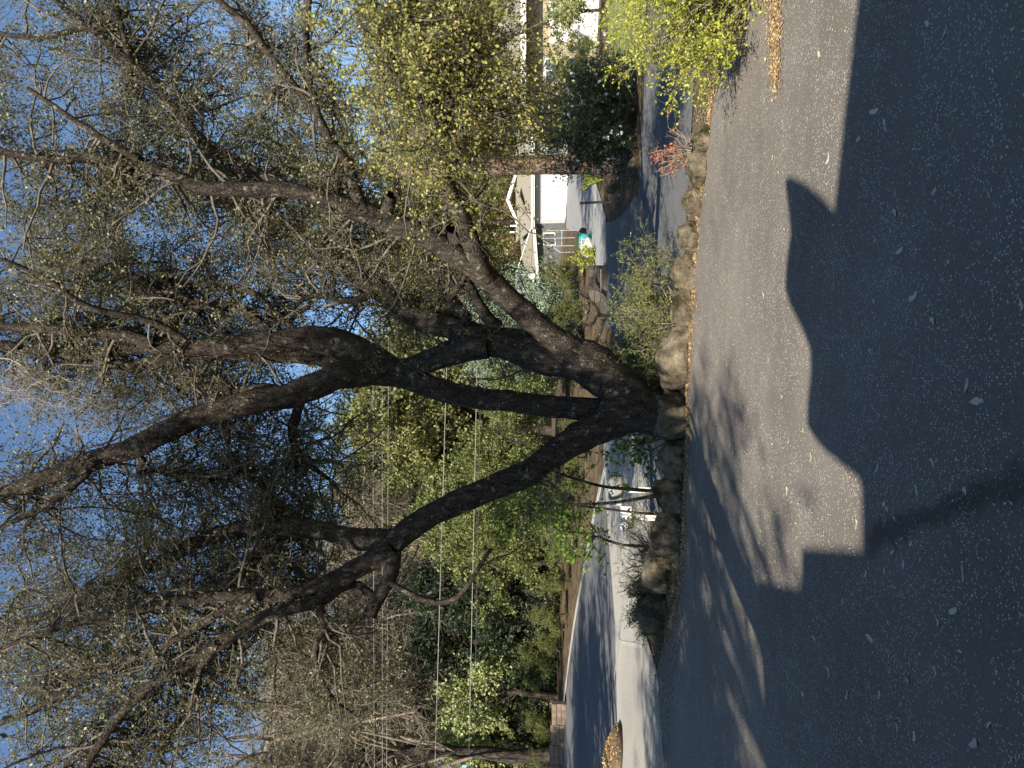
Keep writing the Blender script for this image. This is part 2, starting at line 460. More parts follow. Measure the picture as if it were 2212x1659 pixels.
# ground: leaf litter near, dry brush hillside far off
mt, n, l, bsdf, out = mat_base('ground_cover')
co = objco(n, True)
near = ramp(n, l, noise(n, l, 2.2, 6, .65, co), [(.3, (.035, .028, .019)), (.5, (.085, .062, .038)), (.7, (.17, .12, .065))])
far = ramp(n, l, noise(n, l, .16, 8, .7, co), [(.3, (.08, .095, .03)), (.48, (.15, .15, .055)), (.6, (.26, .19, .09)), (.72, (.13, .15, .045))])
sx = n.new('ShaderNodeSeparateXYZ'); l.new(co, sx.inputs[0])
mr = n.new('ShaderNodeMapRange'); mr.inputs[1].default_value = 60; mr.inputs[2].default_value = 80; l.new(sx.outputs[1], mr.inputs[0])
l.new(mixc(n, l, mr.outputs[0], near, far), bsdf.inputs['Base Color']); bsdf.inputs['Roughness'].default_value = .95; bsdf.inputs['Specular IOR Level'].default_value = .1
bump(n, l, bsdf, noise(n, l, 14, 6, .7, co), .8, .04)
tag(link('ground', ground_me, mt, smooth=True), kind='structure')

def qs(q, s):   # road coordinates -> x, y
    return (.356 * q - .934 * s, .934 * q + .356 * s)

border = [gnd(x, y)[0][:2] for x, y in ((1560, 120), (1545, 200), (1525, 330), (1510, 480), (1500, 640), (1490, 830), (1486, 1000), (1480, 1150), (1468, 1290), (1440, 1375))]
drive = [(22, -8), (22, 1), (9, 6.6)] + [tuple(b) for b in border] + [(-5.2, 13.0), (-7.2, 13.9), (-10, 15.2), (-25, 21), (-28, -8)]
tag(sheet('driveway', drive, .022, MA['asphalt'], .5), kind='structure')
rn = [(11.75, s) for s in (-60, -20, -5, 0, 4.4)] + [(11.7, 7.6), (11.65, 9.5), (11.6, 13), (11.8, 20), (12, 60)]
rf = [(25, 60), (22.5, 24), (21.6, 17), (20.5, 12), (18.2, 6), (17.6, 2), (17.5, -5), (17.5, -60)]
tag(sheet('road', [qs(*p) for p in rn + rf], .015, MA['road'], .5), kind='structure')
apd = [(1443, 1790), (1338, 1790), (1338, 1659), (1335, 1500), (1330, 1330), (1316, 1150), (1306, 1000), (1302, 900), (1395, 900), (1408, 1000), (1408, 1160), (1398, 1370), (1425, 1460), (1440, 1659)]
tag(sheet('sunlit_apron', [tuple(gnd(*p)[0][:2]) for p in apd], .030, MA['apron'], .5), kind='structure')
# road edge line at the far side
def strip(name, q0, q1, s0, s1, off, mat, qf=None):
    ss = np.arange(s0, s1, .6)
    return tag(sheet(name, [qs((qf(s) if qf else 0) + q0, s) for s in ss] + [qs((qf(s) if qf else 0) + q1, s) for s in ss[::-1]], off, mat, 1.0), kind='structure')
fe = lambda s: float(np.interp(s, [2, 6, 12, 17, 24, 60], [17.6, 18.2, 20.5, 21.6, 22.5, 25]))
MA['gutter'] = M_noise('pale_gutter', (.25, .24, .22), (.36, .35, .32), 3., .9)
strip('road_gutter', -.35, .1, 8, 40, .035, MA['gutter'], fe)
# pale sealed joints on the apron
def ribbon(name, pts, w, off, mat):
    pts = [gnd(*p)[0][:2] for p in pts]
    a = catmull(pts, 24); t = norm(np.gradient(a, axis=0)); nn = np.stack([-t[:, 1], t[:, 0]], 1) * w / 2
    return tag(sheet(name, [tuple(p) for p in np.vstack([a + nn, (a - nn)[::-1]])], off, mat, 2.0), kind='structure')
ribbon('pavement_joint', [(1330, 1470), (1340, 1385), (1353, 1260), (1368, 1120), (1376, 1030), (1382, 950)], .09, .036, MA['gutter'])
ribbon('pavement_joint', [(1341, 1385), (1352, 1389), (1374, 1393), (1392, 1398)], .08, .040, MA['gutter'])
# neighbour's drive and garage pad
farpoly = [(1224, 372), (1224, 494), (1262, 502), (1283, 545), (1296, 600), (1304, 650), (1312, 650), (1311, 470), (1292, 400), (1270, 372)]
tag(sheet('garage_pad', [tuple(gnd(*p)[0][:2]) for p in farpoly], .034, MA['farpad'], .8), kind='structure')
ndr = [(1306, 480), (1306, 690), (1340, 740), (1388, 740), (1394, 420), (1372, 425), (1350, 462), (1328, 478)]
tag(sheet('neighbour_drive', [tuple(gnd(*p)[0][:2]) for p in ndr], .026, MA['road'], .8), kind='structure')
# lawn at the right
lawn = [tuple(gnd(*p)[0][:2]) for p in ((1397, 160), (1318, 130), (1310, -60), (1398, -60))]
tag(sheet('lawn', lawn, .02, MA['grass'], .6), kind='structure')

# ------------------------------------------------------------------ the big oak
def limb(pts, d0, d1, dm=None):
    a = np.array([[*P(x, y, 1), h] for x, y, h in pts])
    n_ = len(pts)
    ds = np.linspace(d0, d1, n_) if dm is None else np.interp(np.linspace(0, 1, n_), [0, .5, 1], [d0, dm, d1])
    out = []
    for (x, y, h), d in zip(pts, ds):
        out.append([*P(x, y, d), h * d / 1600])
    return np.array(out)

D0 = 11.75
LIMBS = [
 ('A', limb([(1400, 885, 44), (1340, 838, 46), (1290, 800, 52), (1245, 773, 46), (1200, 752, 36)], D0, D0 - .1), .9),
 ('A1', limb([(1262, 772, 30), (1215, 742, 31), (1171, 709, 28), (1111, 656, 27), (1052, 602, 26), (992, 556, 25), (915, 508, 24), (826, 474, 23), (766, 452, 23), (707, 434, 20)], D0 - .1, 10.6), .45),
 ('A1a', limb([(730, 442, 20), (680, 425, 16), (617, 408, 16), (528, 405, 15), (440, 404, 14), (380, 380, 12), (300, 350, 11), (200, 336, 10), (120, 345, 8), (0, 325, 7), (-120, 310, 5)], 10.7, 9.6), .05),
 ('A1b', limb([(650, 415, 13), (617, 402, 13), (560, 382, 13), (483, 334, 12), (420, 285, 11), (350, 205, 10), (290, 150, 9), (215, 75, 8), (140, 20, 6), (60, -60, 5)], 10.6, 11.6), .1),
 ('A1c', limb([(790, 462, 16), (768, 405, 12), (751, 349, 10), (722, 310, 10), (690, 250, 9), (640, 185, 8), (590, 125, 8), (545, 60, 8), (490, 15, 7), (430, -40, 6)], 10.7, 10.0), .15),
 ('A1d', limb([(690, 255, 7), (670, 180, 7), (660, 100, 6), (668, 0, 5), (680, -80, 4)], 10.2, 9.6), .1),
 ('A1e', limb([(290, 160, 7), (275, 110, 7), (262, 60, 6), (250, -10, 5)], 11.2, 11.6), .1),
 ('A1f', limb([(240, 105, 6), (190, 62, 6), (100, 80, 6), (0, 72, 5), (-60, 60, 4)], 11.3, 10.9), .1),
 ('A1g', limb([(300, 345, 7), (240, 310, 7), (180, 270, 6), (140, 245, 5), (60, 190, 4)], 9.9, 9.6), .1),
 ('B', limb([(1050, 600, 22), (1032, 555, 20), (1015, 500, 19), (988, 440, 18), (966, 385, 16), (956, 320, 14), (960, 260, 12), (975, 205, 9), (965, 120, 7), (950, 30, 5), (940, -60, 4)], 11.1, 8.2), .3),
 ('B2', limb([(965, 240, 8), (900, 200, 6), (850, 140, 5), (820, 60, 4), (800, -40, 3)], 9.2, 8.0), .1),
 ('S1', limb([(985, 520, 14), (978, 500, 12), (974, 492, 11)], 10.9, 10.6), 2.),
 ('S2', limb([(835, 460, 14), (842, 432, 12), (846, 420, 10)], 10.7, 10.4), 2.),
 ('A2', limb([(1240, 790, 34), (1171, 772, 38), (1111, 745, 37), (1052, 735, 34), (990, 712, 29), (940, 698, 26), (885, 676, 23), (826, 634, 22), (781, 608, 21), (737, 557, 18), (707, 536, 15), (662, 518, 13), (617, 489, 11), (560, 465, 9), (480, 440, 7), (380, 400, 5)], D0, 12.6), .35),
 ('A2b', limb([(1052, 748, 26), (990, 757, 26), (933, 778, 24), (885, 795, 22), (845, 805, 24)], D0, D0 + .2), 2.),
 ('A2c', limb([(1010, 690, 12), (985, 660, 13), (965, 640, 12), (955, 612, 9), (953, 575, 8), (950, 540, 5)], 11.8, 12.4), .3),
 ('A2d', limb([(970, 645, 9), (985, 625, 7), (1000, 610, 6), (1008, 590, 5)], 11.9, 11.3), .3),
 ('A2e', limb([(1075, 705, 14), (1055, 690, 13), (1035, 660, 11), (1022, 628, 9), (1008, 605, 8)], 11.7, 11.2), 2.),
 ('A2f', limb([(800, 635, 9), (775, 648, 8), (740, 650, 7), (690, 640, 6), (660, 645, 5), (640, 660, 4)], 12.0, 11.5), .1),
 ('A2g', limb([(745, 560, 7), (752, 540, 7), (760, 515, 6), (742, 490, 5), (768, 482, 4)], 12.2, 12.2), .3),
 ('Mm', limb([(1360, 893, 34), (1290, 888, 27), (1200, 880, 25), (1100, 868, 24), (1000, 854, 25), (930, 834, 26), (870, 812, 28), (835, 797, 32)], D0, D0 + .2), 2.),
 ('N1', limb([(850, 808, 30), (815, 783, 34), (754, 753, 36), (700, 735, 31), (640, 732, 26), (556, 739, 23), (436, 750, 20), (317, 747, 19), (198, 760, 16), (80, 755, 13), (0, 745, 11), (-120, 740, 8)], D0 + .2, 11.0), .3),
 ('N1b', limb([(330, 742, 13), (278, 727, 12), (200, 720, 11), (119, 714, 10), (0, 702, 8), (-100, 690, 6)], 11.2, 10.8), .1),
 ('N1c', limb([(775, 775, 20), (735, 783, 17), (675, 771, 15), (590, 768, 13), (500, 766, 12), (397, 768, 13), (317, 785, 14), (268, 790, 12), (240, 778, 8)], D0 + .3, 11.3), .6),
 ('N1d', limb([(590, 728, 12), (560, 700, 11), (510, 670, 11), (440, 662, 10), (380, 655, 9), (330, 630, 8), (270, 600, 7), (180, 570, 6), (60, 540, 5)], 11.5, 12.0), .1),
 ('N1e', limb([(640, 715, 7), (600, 680, 7), (560, 640, 6), (520, 622, 6), (440, 620, 5), (350, 600, 4)], 11.6, 12.2), .1),
 ('N1f', limb([(400, 735, 8), (340, 700, 7), (260, 680, 7), (190, 660, 6), (100, 600, 5), (0, 560, 4)], 11.0, 10.0), .1),
 ('N2', limb([(850, 806, 26), (800, 803, 29), (760, 808, 28), (714, 820, 28), (635, 855, 26), (556, 868, 25), (436, 900, 22), (357, 935, 23), (278, 975, 22), (198, 995, 20), (119, 1022, 17), (40, 1052, 15), (-40, 1085, 12), (-140, 1120, 8)], D0 + .2, 10.2), .25),
 ('N2b', limb([(620, 845, 9), (580, 840, 10), (520, 845, 9), (460, 850, 8), (420, 838, 6), (380, 842, 5)], 11.4, 11.9), .2),
 ('N2c', limb([(650, 870, 9), (635, 905, 10), (630, 940, 9), (650, 990, 7), (690, 1020, 5), (730, 1050, 3)], 11.5, 12.4), .2),
 ('N2d', limb([(310, 990, 7), (300, 1025, 6), (330, 1015, 6), (380, 1020, 6), (440, 1030, 5), (520, 1015, 5), (540, 985, 4)], 10.8, 11.5), .2),
 ('N2e', limb([(200, 1000, 9), (170, 1040, 8), (120, 1080, 7), (60, 1110, 6), (0, 1140, 5)], 10.6, 10.3), .1),
 ('L', limb([(1345, 905, 36), (1295, 922, 38), (1230, 957, 33), (1185, 990, 31), (1141, 1020, 30), (1090, 1044, 29), (1030, 1068, 28), (970, 1094, 27), (915, 1122, 26), (870, 1155, 27), (845, 1182, 25)], D0, 10.9), 2.),
 ('La', limb([(870, 1160, 22), (833, 1166, 23), (790, 1166, 22), (754, 1160, 20), (675, 1144, 18), (595, 1136, 18), (516, 1144, 16), (436, 1167, 15), (377, 1199, 13), (300, 1238, 11), (200, 1288, 9), (100, 1330, 8), (0, 1365, 6), (-80, 1390, 5)], 11.0, 11.6), .25),
 ('La2', limb([(650, 1138, 10), (612, 1100, 9), (575, 1062, 8), (545, 1028, 7), (520, 1015, 6), (500, 980, 4)], 11.3, 12.0), .3),
 ('Lb', limb([(845, 1182, 23), (800, 1212, 21), (750, 1240, 19), (690, 1268, 15), (620, 1285, 14), (540, 1285, 12), (460, 1290, 11), (380, 1300, 9), (280, 1320, 8), (150, 1345, 7), (0, 1400, 5)], 10.9, 10.2), .25),
 ('Lb2', limb([(760, 1240, 14), (725, 1272, 16), (690, 1300, 15), (640, 1312, 13), (570, 1335, 13), (500, 1372, 13), (440, 1415, 12), (380, 1450, 11), (310, 1490, 10), (250, 1560, 9), (200, 1630, 8), (150, 1720, 6)], 10.8, 10.0), .15),
 ('Lb3', limb([(560, 1290, 10), (480, 1320, 9), (400, 1370, 8), (300, 1420, 7), (180, 1470, 6), (60, 1540, 5), (-40, 1580, 4)], 10.5, 10.8), .1),
 ('Lb4', limb([(470, 1390, 8), (430, 1440, 7), (420, 1500, 7), (380, 1560, 6), (340, 1640, 5), (300, 1700, 4)], 10.3, 10.8), .1),
 ('Lc', limb([(848, 1190, 18), (845, 1232, 16), (826, 1275, 14), (806, 1310, 14), (798, 1332, 15)], 10.85, 10.6), 2.),
 ('Ld', limb([(835, 1255, 7), (860, 1268, 6), (930, 1296, 6), (980, 1292, 5), (1012, 1260, 5), (1040, 1215, 4), (1062, 1185, 3)], 10.7, 10.5), .7),
 ('Le', limb([(815, 1295, 8), (770, 1260, 8), (720, 1272, 7), (660, 1240, 7), (600, 1200, 6), (560, 1190, 5), (500, 1240, 4)], 10.7, 11.5), .3),
 ('Lf', limb([(610, 1140, 9), (600, 1160, 9), (570, 1195, 8), (535, 1215, 7), (500, 1270, 6)], 11.3, 11.6), .3),
 ('Lg', limb([(690, 1300, 9), (700, 1350, 7), (680, 1400, 6), (690, 1450, 5), (720, 1510, 4), (760, 1540, 3)], 10.5, 11.2), .1),
]
base, tb = gnd(1490, 893)
trunk_pts = [(P(1500, 893, D0), 88), (P(1478, 893, D0), 70), (P(1450, 893, D0), 56), (P(1415, 892, D0), 49), (P(1375, 888, D0), 50), (P(1330, 876, D0), 52), (P(1295, 862, D0), 46)]
tp = np.array([[*p, h * D0 / 1600] for p, h in trunk_pts])
oak_base = tp[0, :3].copy()
oak = tag(empty('oak_tree', oak_base), 'big multi-stemmed oak with dark bark spreading over the boulder border', 'tree')
def child_of(name, V, F, mat, root, origin, smooth=True, kind=None):
    o = link(name, arr_mesh(name, V - origin, F), mat, root, smooth)
    if kind: o['kind'] = kind
    return o
a = catmull(tp, 22)
V, F = tubes(a[None, :, :3], a[None, :, 3], 20, .035)
# root flare: push alternate sides out near the base
Vr = V.reshape(22, 20, 3)
for k in range(6):
    fl = (1 - k / 6) ** 2
    c = a[k, :3]
    for j in range(20):
        Vr[k, j] = c + (Vr[k, j] - c) * (1 + .22 * fl * math.sin(j * 2 * math.pi / 4 + .7) + .06 * fl)
child_of('trunk', Vr.reshape(-1, 3), F, MA['bark'], oak, oak_base)
crownP, crownR = [], []
for nm, lp, t0 in LIMBS:
    L = np.linalg.norm(np.diff(lp[:, :3], axis=0), axis=1).sum()
    K = max(8, int(L / .11))
    a = catmull(lp, K)
    wob = np.cumsum(RNG.normal(size=(K, 3)) * .006, axis=0); wob -= np.linspace(0, 1, K)[:, None] * wob[-1]
    a[:, :3] += wob * np.minimum(1, .1 / np.maximum(a[:, 3:4], .02))
    a[:, 3] *= 1 + .05 * np.sin(np.arange(K) * .9 + RNG.random() * 6) * RNG.random(K)
    sides = 16 if lp[0, 3] > .12 else 9
    V, F = tubes(a[None, :, :3], np.maximum(a[None, :, 3] * (.97 if lp[0, 3] > .2 else 1.08), .009), sides, .04)
    child_of('limb', V, F, MA['bark'], oak, oak_base)
    if t0 < 1:
        b = catmull(a[int(t0 * (K - 1)):], 24)
        crownP.append(b[:, :3]); crownR.append(b[:, 3])
CP_ = np.array(crownP); CR_ = np.array(crownR)
b1P, b1R = spawn(CP_, CR_, 1150, .7, 2.2, 8, 1.0, .12, .24, .5, .0, 1., .008, .026, by=.9)
keep1 = (b1P[:, -1, 1] > b1P[:, 0, 1] - .05) | (RNG.random(len(b1P)) < .22)
b1P, b1R = b1P[keep1], b1R[keep1]
b2P, b2R = spawn(b1P, b1R, 7400, .35, 1.0, 6, 1.0, .05, .28, .55, .15, 1., .004, .012, by=.3)
b3P, b3R = spawn(b2P, b2R, 44000, .15, .45, 4, 1.0, .0, .3, .6, .15, 1., .0022, .005)
ac = Acc().add(*tubes(b1P, b1R, 5)).add(*tubes(b2P, b2R, 4)).add(*tubes(b3P, b3R, 3))
V, F = np.concatenate(ac.V), np.concatenate(ac.F)
child_of('twigs', V, F, MA['twig'], oak, oak_base, True, 'stuff')
# leaves: yellowing at the low right, olive elsewhere
scr = lambda p: ((1106 - 1600 * ((p[:, 2] - EYE) * CP - p[:, 1] * SP) / (p[:, 1] * CP + (p[:, 2] - EYE) * SP)), 829.5 - 1600 * p[:, 0] / (p[:, 1] * CP + (p[:, 2] - EYE) * SP))
ctr = b3P[:, -1]
low_right = (ctr[:, 0] > 1.9) & (ctr[:, 2] < 4.7)
V, F = leaves(b3P[~low_right], 310000, .027, .06, .55, .03)
child_of('foliage', V, F, MA['oakleaf'], oak, oak_base, False, 'stuff')
# pendulous yellow-green sprays on the right-hand branch
i_B = [i for i, (nm, _, t) in enumerate([x for x in LIMBS if x[2] < 1]) if nm in ('B', 'B2')]
y1P, y1R = spawn(CP_[i_B], CR_[i_B], 105, .5, 1.7, 8, .9, -.12, .25, .5, .3, 1., .006, .016, -.03, by=.5)
y2P, y2R = spawn(y1P, y1R, 950, .3, .9, 6, 1., -.3, .25, .55, .1, 1., .003, .007, -.06)
y3P, y3R = spawn(y2P, y2R, 5200, .15, .35, 4, 1., -.2, .3, .6, .1, 1., .002, .004)
ok_ = y1P[:, -1, 2] > 2.5 - 1.1 * (y1P[:, -1, 0] > 3.0); y1P, y1R = y1P[ok_], y1R[ok_]; ok_ = y2P[:, -1, 2] > 2.6 - 1.1 * (y2P[:, -1, 0] > 3.0); y2P, y2R = y2P[ok_], y2R[ok_]; ok_ = y3P[:, -1, 2] > 2.75 - 1.2 * (y3P[:, -1, 0] > 3.0) + .5 * RNG.random(len(y3P)); y3P, y3R = y3P[ok_], y3R[ok_]
ac = Acc().add(*tubes(y1P, y1R, 4)).add(*tubes(y2P, y2R, 3)).add(*tubes(y3P, y3R, 3))
child_of('twigs', np.concatenate(ac.V), np.concatenate(ac.F), MA['twig'], oak, oak_base, True, 'stuff')
yy = np.concatenate([y3P[(y3P[:, -1, 0] > 2.0) & (y3P[:, -1, 2] > 0)], b3P[low_right]])
V, F = leaves(yy, 40000, .032, .062, .6, .03, droop=.4)
child_of('foliage', V, F, MA['yleaf'], oak, oak_base, False, 'stuff')
# grey dead twigs in front of the left stems
dl = np.array([catmull(np.array([P(x, y, d) for x, y, d in c]), 16) for c in (
    [(-40, 760, 9.4), (60, 800, 9.3), (150, 850, 9.3), (250, 880, 9.2), (330, 920, 9.2)],
    [(-40, 900, 9.6), (60, 880, 9.5), (160, 900, 9.4), (240, 935, 9.3), (290, 960, 9.2)],
    [(-60, 820, 9.2), (40, 830, 9.1), (140, 800, 9.1), (260, 850, 9.0), (340, 870, 9.0)],
    [(-30, 1290, 9.6), (60, 1250, 9.4), (130, 1240, 9.3), (180, 1290, 9.3)],
    [(-30, 1180, 9.6), (60, 1150, 9.4), (160, 1130, 9.3), (230, 1120, 9.2)])])
dl[:, 1:] += np.cumsum(RNG.normal(size=(5, 15, 3)) * .035, axis=1)
dr = np.tile(np.linspace(.008, .003, 16), (5, 1))
d1P, d1R = spawn(dl, dr, 150, .2, .7, 6, 1., -.05, .4, .7, .0, 1., .003, .006)
d2P, d2R = spawn(d1P, d1R, 900, .1, .4, 5, 1., 0, .45, .7, .1, 1., .002, .004)
ac = Acc().add(*tubes(dl, dr, 4)).add(*tubes(d1P, d1R, 4)).add(*tubes(d2P, d2R, 3))
child_of('dead_twigs', np.concatenate(ac.V), np.concatenate(ac.F), MA['twiggrey'], oak, oak_base, True, 'stuff')

# ------------------------------------------------------------------ trees that cast the dappled shade (behind and left of the camera)
def build_tree(name, kind, rng, H=10., rx=4., rz=3., cz=None, leafmat='farA', barkmat='barkd', nb=(26, 160, 700), nleaf=6000, leaf=(.12, .22), wr=.55, twigmat=None, lean=.08, droop=0., tr=.2):
    """prototype tree at the origin: root empty > trunk, branches, crown"""
    root = empty(name)
    cz = H - rz if cz is None else cz
    K = 14
    zs = np.linspace(-.3, H * .9, K)
    tx = np.cumsum(rng.normal(size=(K, 2)) * lean, axis=0); tx -= tx[0]
    tp_ = np.concatenate([tx, zs[:, None]], 1)
    tr_ = tr * np.linspace(1.25, .12, K) ** .8
    V, F = tubes(tp_[None], tr_[None], 9, .05, rng)
    link('trunk', arr_mesh('trunk', V, F), MA[barkmat], root, True)
    if kind == 'cone':
        n1 = nb[0]
        t = rng.random(n1) ** .85
        z = (cz - rz) + t * (H - (cz - rz)) * .97
        ln = rx * (1 - t) ** .8 * (.75 + .4 * rng.random(n1)) + .15
        az = rng.random(n1) * 2 * np.pi
        i0 = np.interp(z, zs, np.arange(K)); px = np.interp(z, zs, tp_[:, 0]); py = np.interp(z, zs, tp_[:, 1])
        k = np.linspace(0, 1, 7)
        dz = (.12 - droop) * k[None, :] * ln[:, None] + .25 * ln[:, None] * k[None, :] ** 2 * (.5 if droop < .3 else .2)
        p1 = np.stack([px[:, None] + np.cos(az)[:, None] * ln[:, None] * k, py[:, None] + np.sin(az)[:, None] * ln[:, None] * k, z[:, None] + dz], -1)
        r1 = np.clip(.012 + .012 * ln, .01, .06)[:, None] * np.linspace(1, .3, 7)[None]
        p2, r2 = spawn(p1, r1, nb[1], .25 * rx / 3, .85 * rx / 3, 5, .7, .05 - droop * .5, .2, .5, .1, 1., .004, .02, rng=rng)
        p3, r3 = spawn(p2, r2, nb[2], .12 * rx / 3, .4 * rx / 3, 4, .8, .05 - droop * .5, .2, .6, .1, 1., .003, .01, rng=rng)
        twl = [(p1, r1, 4), (p2, r2, 3)]
    else:
        n1 = nb[0]
        st = tp_[np.clip((K * (.28 + .6 * rng.random(n1))).astype(int), 2, K - 2)]
        # targets spread through uneven lobes of the crown
        lob = norm(rng.normal(size=(9, 3))) * np.array([rx, rx, rz]) * .62 + np.array([0, 0, cz])
        li = rng.integers(0, 9, n1)
        tg = lob[li] + rng.normal(size=(n1, 3)) * np.array([rx, rx, rz]) * .22
        tg[:, 2] = np.maximum(tg[:, 2], cz - rz)
        k = np.linspace(0, 1, 8)[None, :, None]
        p1 = st[:, None] * (1 - k) + tg[:, None] * k
        p1[:, :, 2] += (np.sin(np.linspace(0, np.pi, 8)) * .25)[None, :] * rng.normal(1, .6, (n1, 1))
        p1[:, 1:] += np.cumsum(rng.normal(size=(n1, 7, 3)) * .06 * rx / 4, axis=1)
        r1 = (tr * .3 * (.5 + rng.random(n1)))[:, None] * np.linspace(1, .22, 8)[None]
        p2, r2 = spawn(p1, r1, nb[1], .3 * rx / 3, 1.1 * rx / 3, 6, 1., .08, .25, .5, .35, 1., .006, .03, rng=rng, grav=-droop * .1)
        p3, r3 = spawn(p2, r2, nb[2], .2 * rx / 3, .55 * rx / 3, 4, 1., .05 - droop, .25, .6, .1, 1., .004, .012, rng=rng)
        twl = [(p1, r1, 5), (p2, r2, 4)]
    if twigmat: twl.append((p3, r3, 3))
    ac = Acc()
    for p_, r_, s_ in twl: ac.add(*tubes(p_, r_, s_, rng=rng))
    link('branches', ac.mesh('branches'), MA[twigmat or barkmat], root, True)['kind'] = 'stuff'
    if nleaf:
        V, F = leaves(p3, nleaf, leaf[0], leaf[1], wr, .05 * rx / 3, 0., rng, droop * .5)
        link('crown', arr_mesh('crown', V, F), MA[leafmat], root)['kind'] = 'stuff'
    return root

def copy_tree(o, loc, rz=0., sc=1., name=None):
    c = o.copy(); col.objects.link(c)
    for ch in list(o.children):
        k = ch.copy(); col.objects.link(k); k.parent = c
    c.location = loc; c.rotation_euler = (0, 0, rz); c.scale = (sc,) * 3 if np.isscalar(sc) else sc
    return c

shade = build_tree('shade_tree', 'round', np.random.default_rng(3), 12.5, 4.2, 3.0, 9.4, 'oakleaf', 'bark', (70, 560, 3600), 42000, (.08, .15), tr=.3)
SHADE = [(-3.0, 3.2, .4, (.8, .8, 1.12), 'broad shade tree left of the porch roof, nearest the driveway'),
         (-9.9, -4.4, 1.0, .9, 'shade tree beside the house behind the camera'),
         (-14.0, 9.0, 1.3, 1.1, 'tall tree on the left bank outside the picture'),
         (-19.5, 14.5, 2.6, 1.2, 'farther tree on the left roadside outside the picture'),
         (-7.0, 1.4, 5.1, .78, 'smaller shade tree at the left edge of the driveway behind the camera'),
         (-13.5, -8, 4.2, 1.2, 'rearmost tree left of the house behind the camera')]
for k, (x, y, rz, sc, lb) in enumerate(SHADE):
    loc = (x, y, float(terr(x, y)) - .1)
    if k == 0:
        o = shade; o.location = loc; o.rotation_euler = (0, 0, rz); o.scale = sc
    else:
        o = copy_tree(shade, loc, rz, sc)
    tag(o, lb, 'tree', 'trees behind the camera')

sparse = build_tree('thin_shade_tree', 'round', np.random.default_rng(8), 11.5, 3.3, 2.6, 8.8, 'oakleaf', 'bark', (36, 190, 700), 6000, (.07, .14), tr=.2)
sparse.location = (-6.6, -8.2, 0); sparse.scale = (1.12, 1.12, 1.5)
tag(sparse, 'thin-crowned tree behind the camera whose boughs streak the driveway with shade', 'tree', 'trees behind the camera')

tag(copy_tree(sparse, (-10.8, 8.4, float(terr(-10.8, 8.4))), 2.1, 1.1), 'roadside tree just outside the left edge of the picture', 'tree', 'trees behind the camera')

# ------------------------------------------------------------------ the house behind the camera (unseen; roof edge shaped to throw the foreground shadow)
RH = 5.0
shift = np.array([sd.x, sd.y]) / -sd.z * RH
edge_px = [(1880, -160), (1858, 0), (1830, 240), (1806, 470), (1790, 455), (1760, 422), (1728, 395), (1702, 382), (1700, 400), (1706, 440), (1712, 500), (1704, 560), (1700, 620), (1712, 660), (1738, 710), (1754, 750), (1756, 800), (1748, 860), (1746, 915), (1770, 950), (1815, 985), (1852, 1015), (1864, 1040), (1866, 1178), (1736, 1175), (1734, 1262), (1638, 1245), (1646, 1400), (1655, 1560), (1668, 1760)]
roof_edge = [np.array(gnd(*p)[0][:2]) - shift for p in edge_px]
house_b = tag(empty('porch_house', (0, -4, 0)), 'single-storey house behind the camera, deep roof shaped to throw the foreground shadow', 'house')
pts = [(p[0], p[1] + 4, RH) for p in roof_edge] + [(-7.5, -4.5, RH), (7.5, -4.5, RH)]
prism('shadow_shaped_roof', pts, .14, MA['roofm'], house_b)
box_obj('wall', (-7.3, 7.3, -4.4, -4.1, -.2, RH - .16), MA['cream'], house_b)
for x in (-5.5, -2.0, 3.5): box_obj('porch_post', (x - .09, x + .09, -2.4, -2.22, -.1, RH - .15), MA['white'], house_b)
box_obj('door', (-.5, .5, -4.09, -4.03, 0, 2.05), MA['woodb'], house_b)
for x in (-4.5, 3.): box_obj('window', (x - .8, x + .8, -4.09, -4.04, .9, 2.1), MA['glassd'], house_b)

# ------------------------------------------------------------------ boulders along the border
def boulder(x0, x1, y0, y1, label, seed, depth=.8, moss=0., tilt=0.):
    rg = np.random.default_rng(seed)
    p, t = gnd(x1, (y0 + y1) / 2)
    mpx = t / 1600
    w, h = (y1 - y0) * mpx / 2, (x1 - x0) * mpx
    dp = max(.22, min(w * .9, .55)) * depth
    bm = bmesh.new(); bmesh.ops.create_icosphere(bm, subdivisions=5, radius=1.0)
    ph = rg.random((5, 3)) * 6.28; fr = norm(rg.normal(size=(5, 3))) * np.array([[1.3], [2.3], [4.], [7.5], [13]])
    planes = norm(rg.normal(size=(12, 3)))
    for v in bm.verts:
        c = np.array(v.co)
        d = 1 + sum(a * math.sin(float(fr[i] @ c) + ph[i, 0]) for i, a in enumerate((.1, .1, .07, .045, .03)))
        for pl, lim in zip(planes, (.6, .66, .58, .7, .62, .72, .64, .6, .68, .7, .55, .66)):   # chipped facets
            k = float(pl @ c) * d
            if k > lim: d *= 1 - .85 * (k - lim) / k
        d *= 1 + .13 * (mnoise.fractal(Vector(c * 2.2) + Vector((seed, 0, 0)), 1.0, 2.0, 6) )
        c = c * d
        c = np.sign(c) * np.abs(c) ** .9
        v.co = (c[0] * w * (1.12 if x0 > 1440 else 1.28), c[1] * dp * 1.2, max(-.12, h * .36 + c[2] * h * .8))
    me = bpy.data.meshes.new('boulder'); bm.to_mesh(me); bm.free()
    o = link('boulder', me, MA['stone'], None, True)
    o.location = (p[0], p[1] + dp * .75, p[2] - .02); o.rotation_euler = (0, tilt, rg.normal() * .12)
    tag(o, label, 'boulder', 'boulders along the driveway border')
    return o
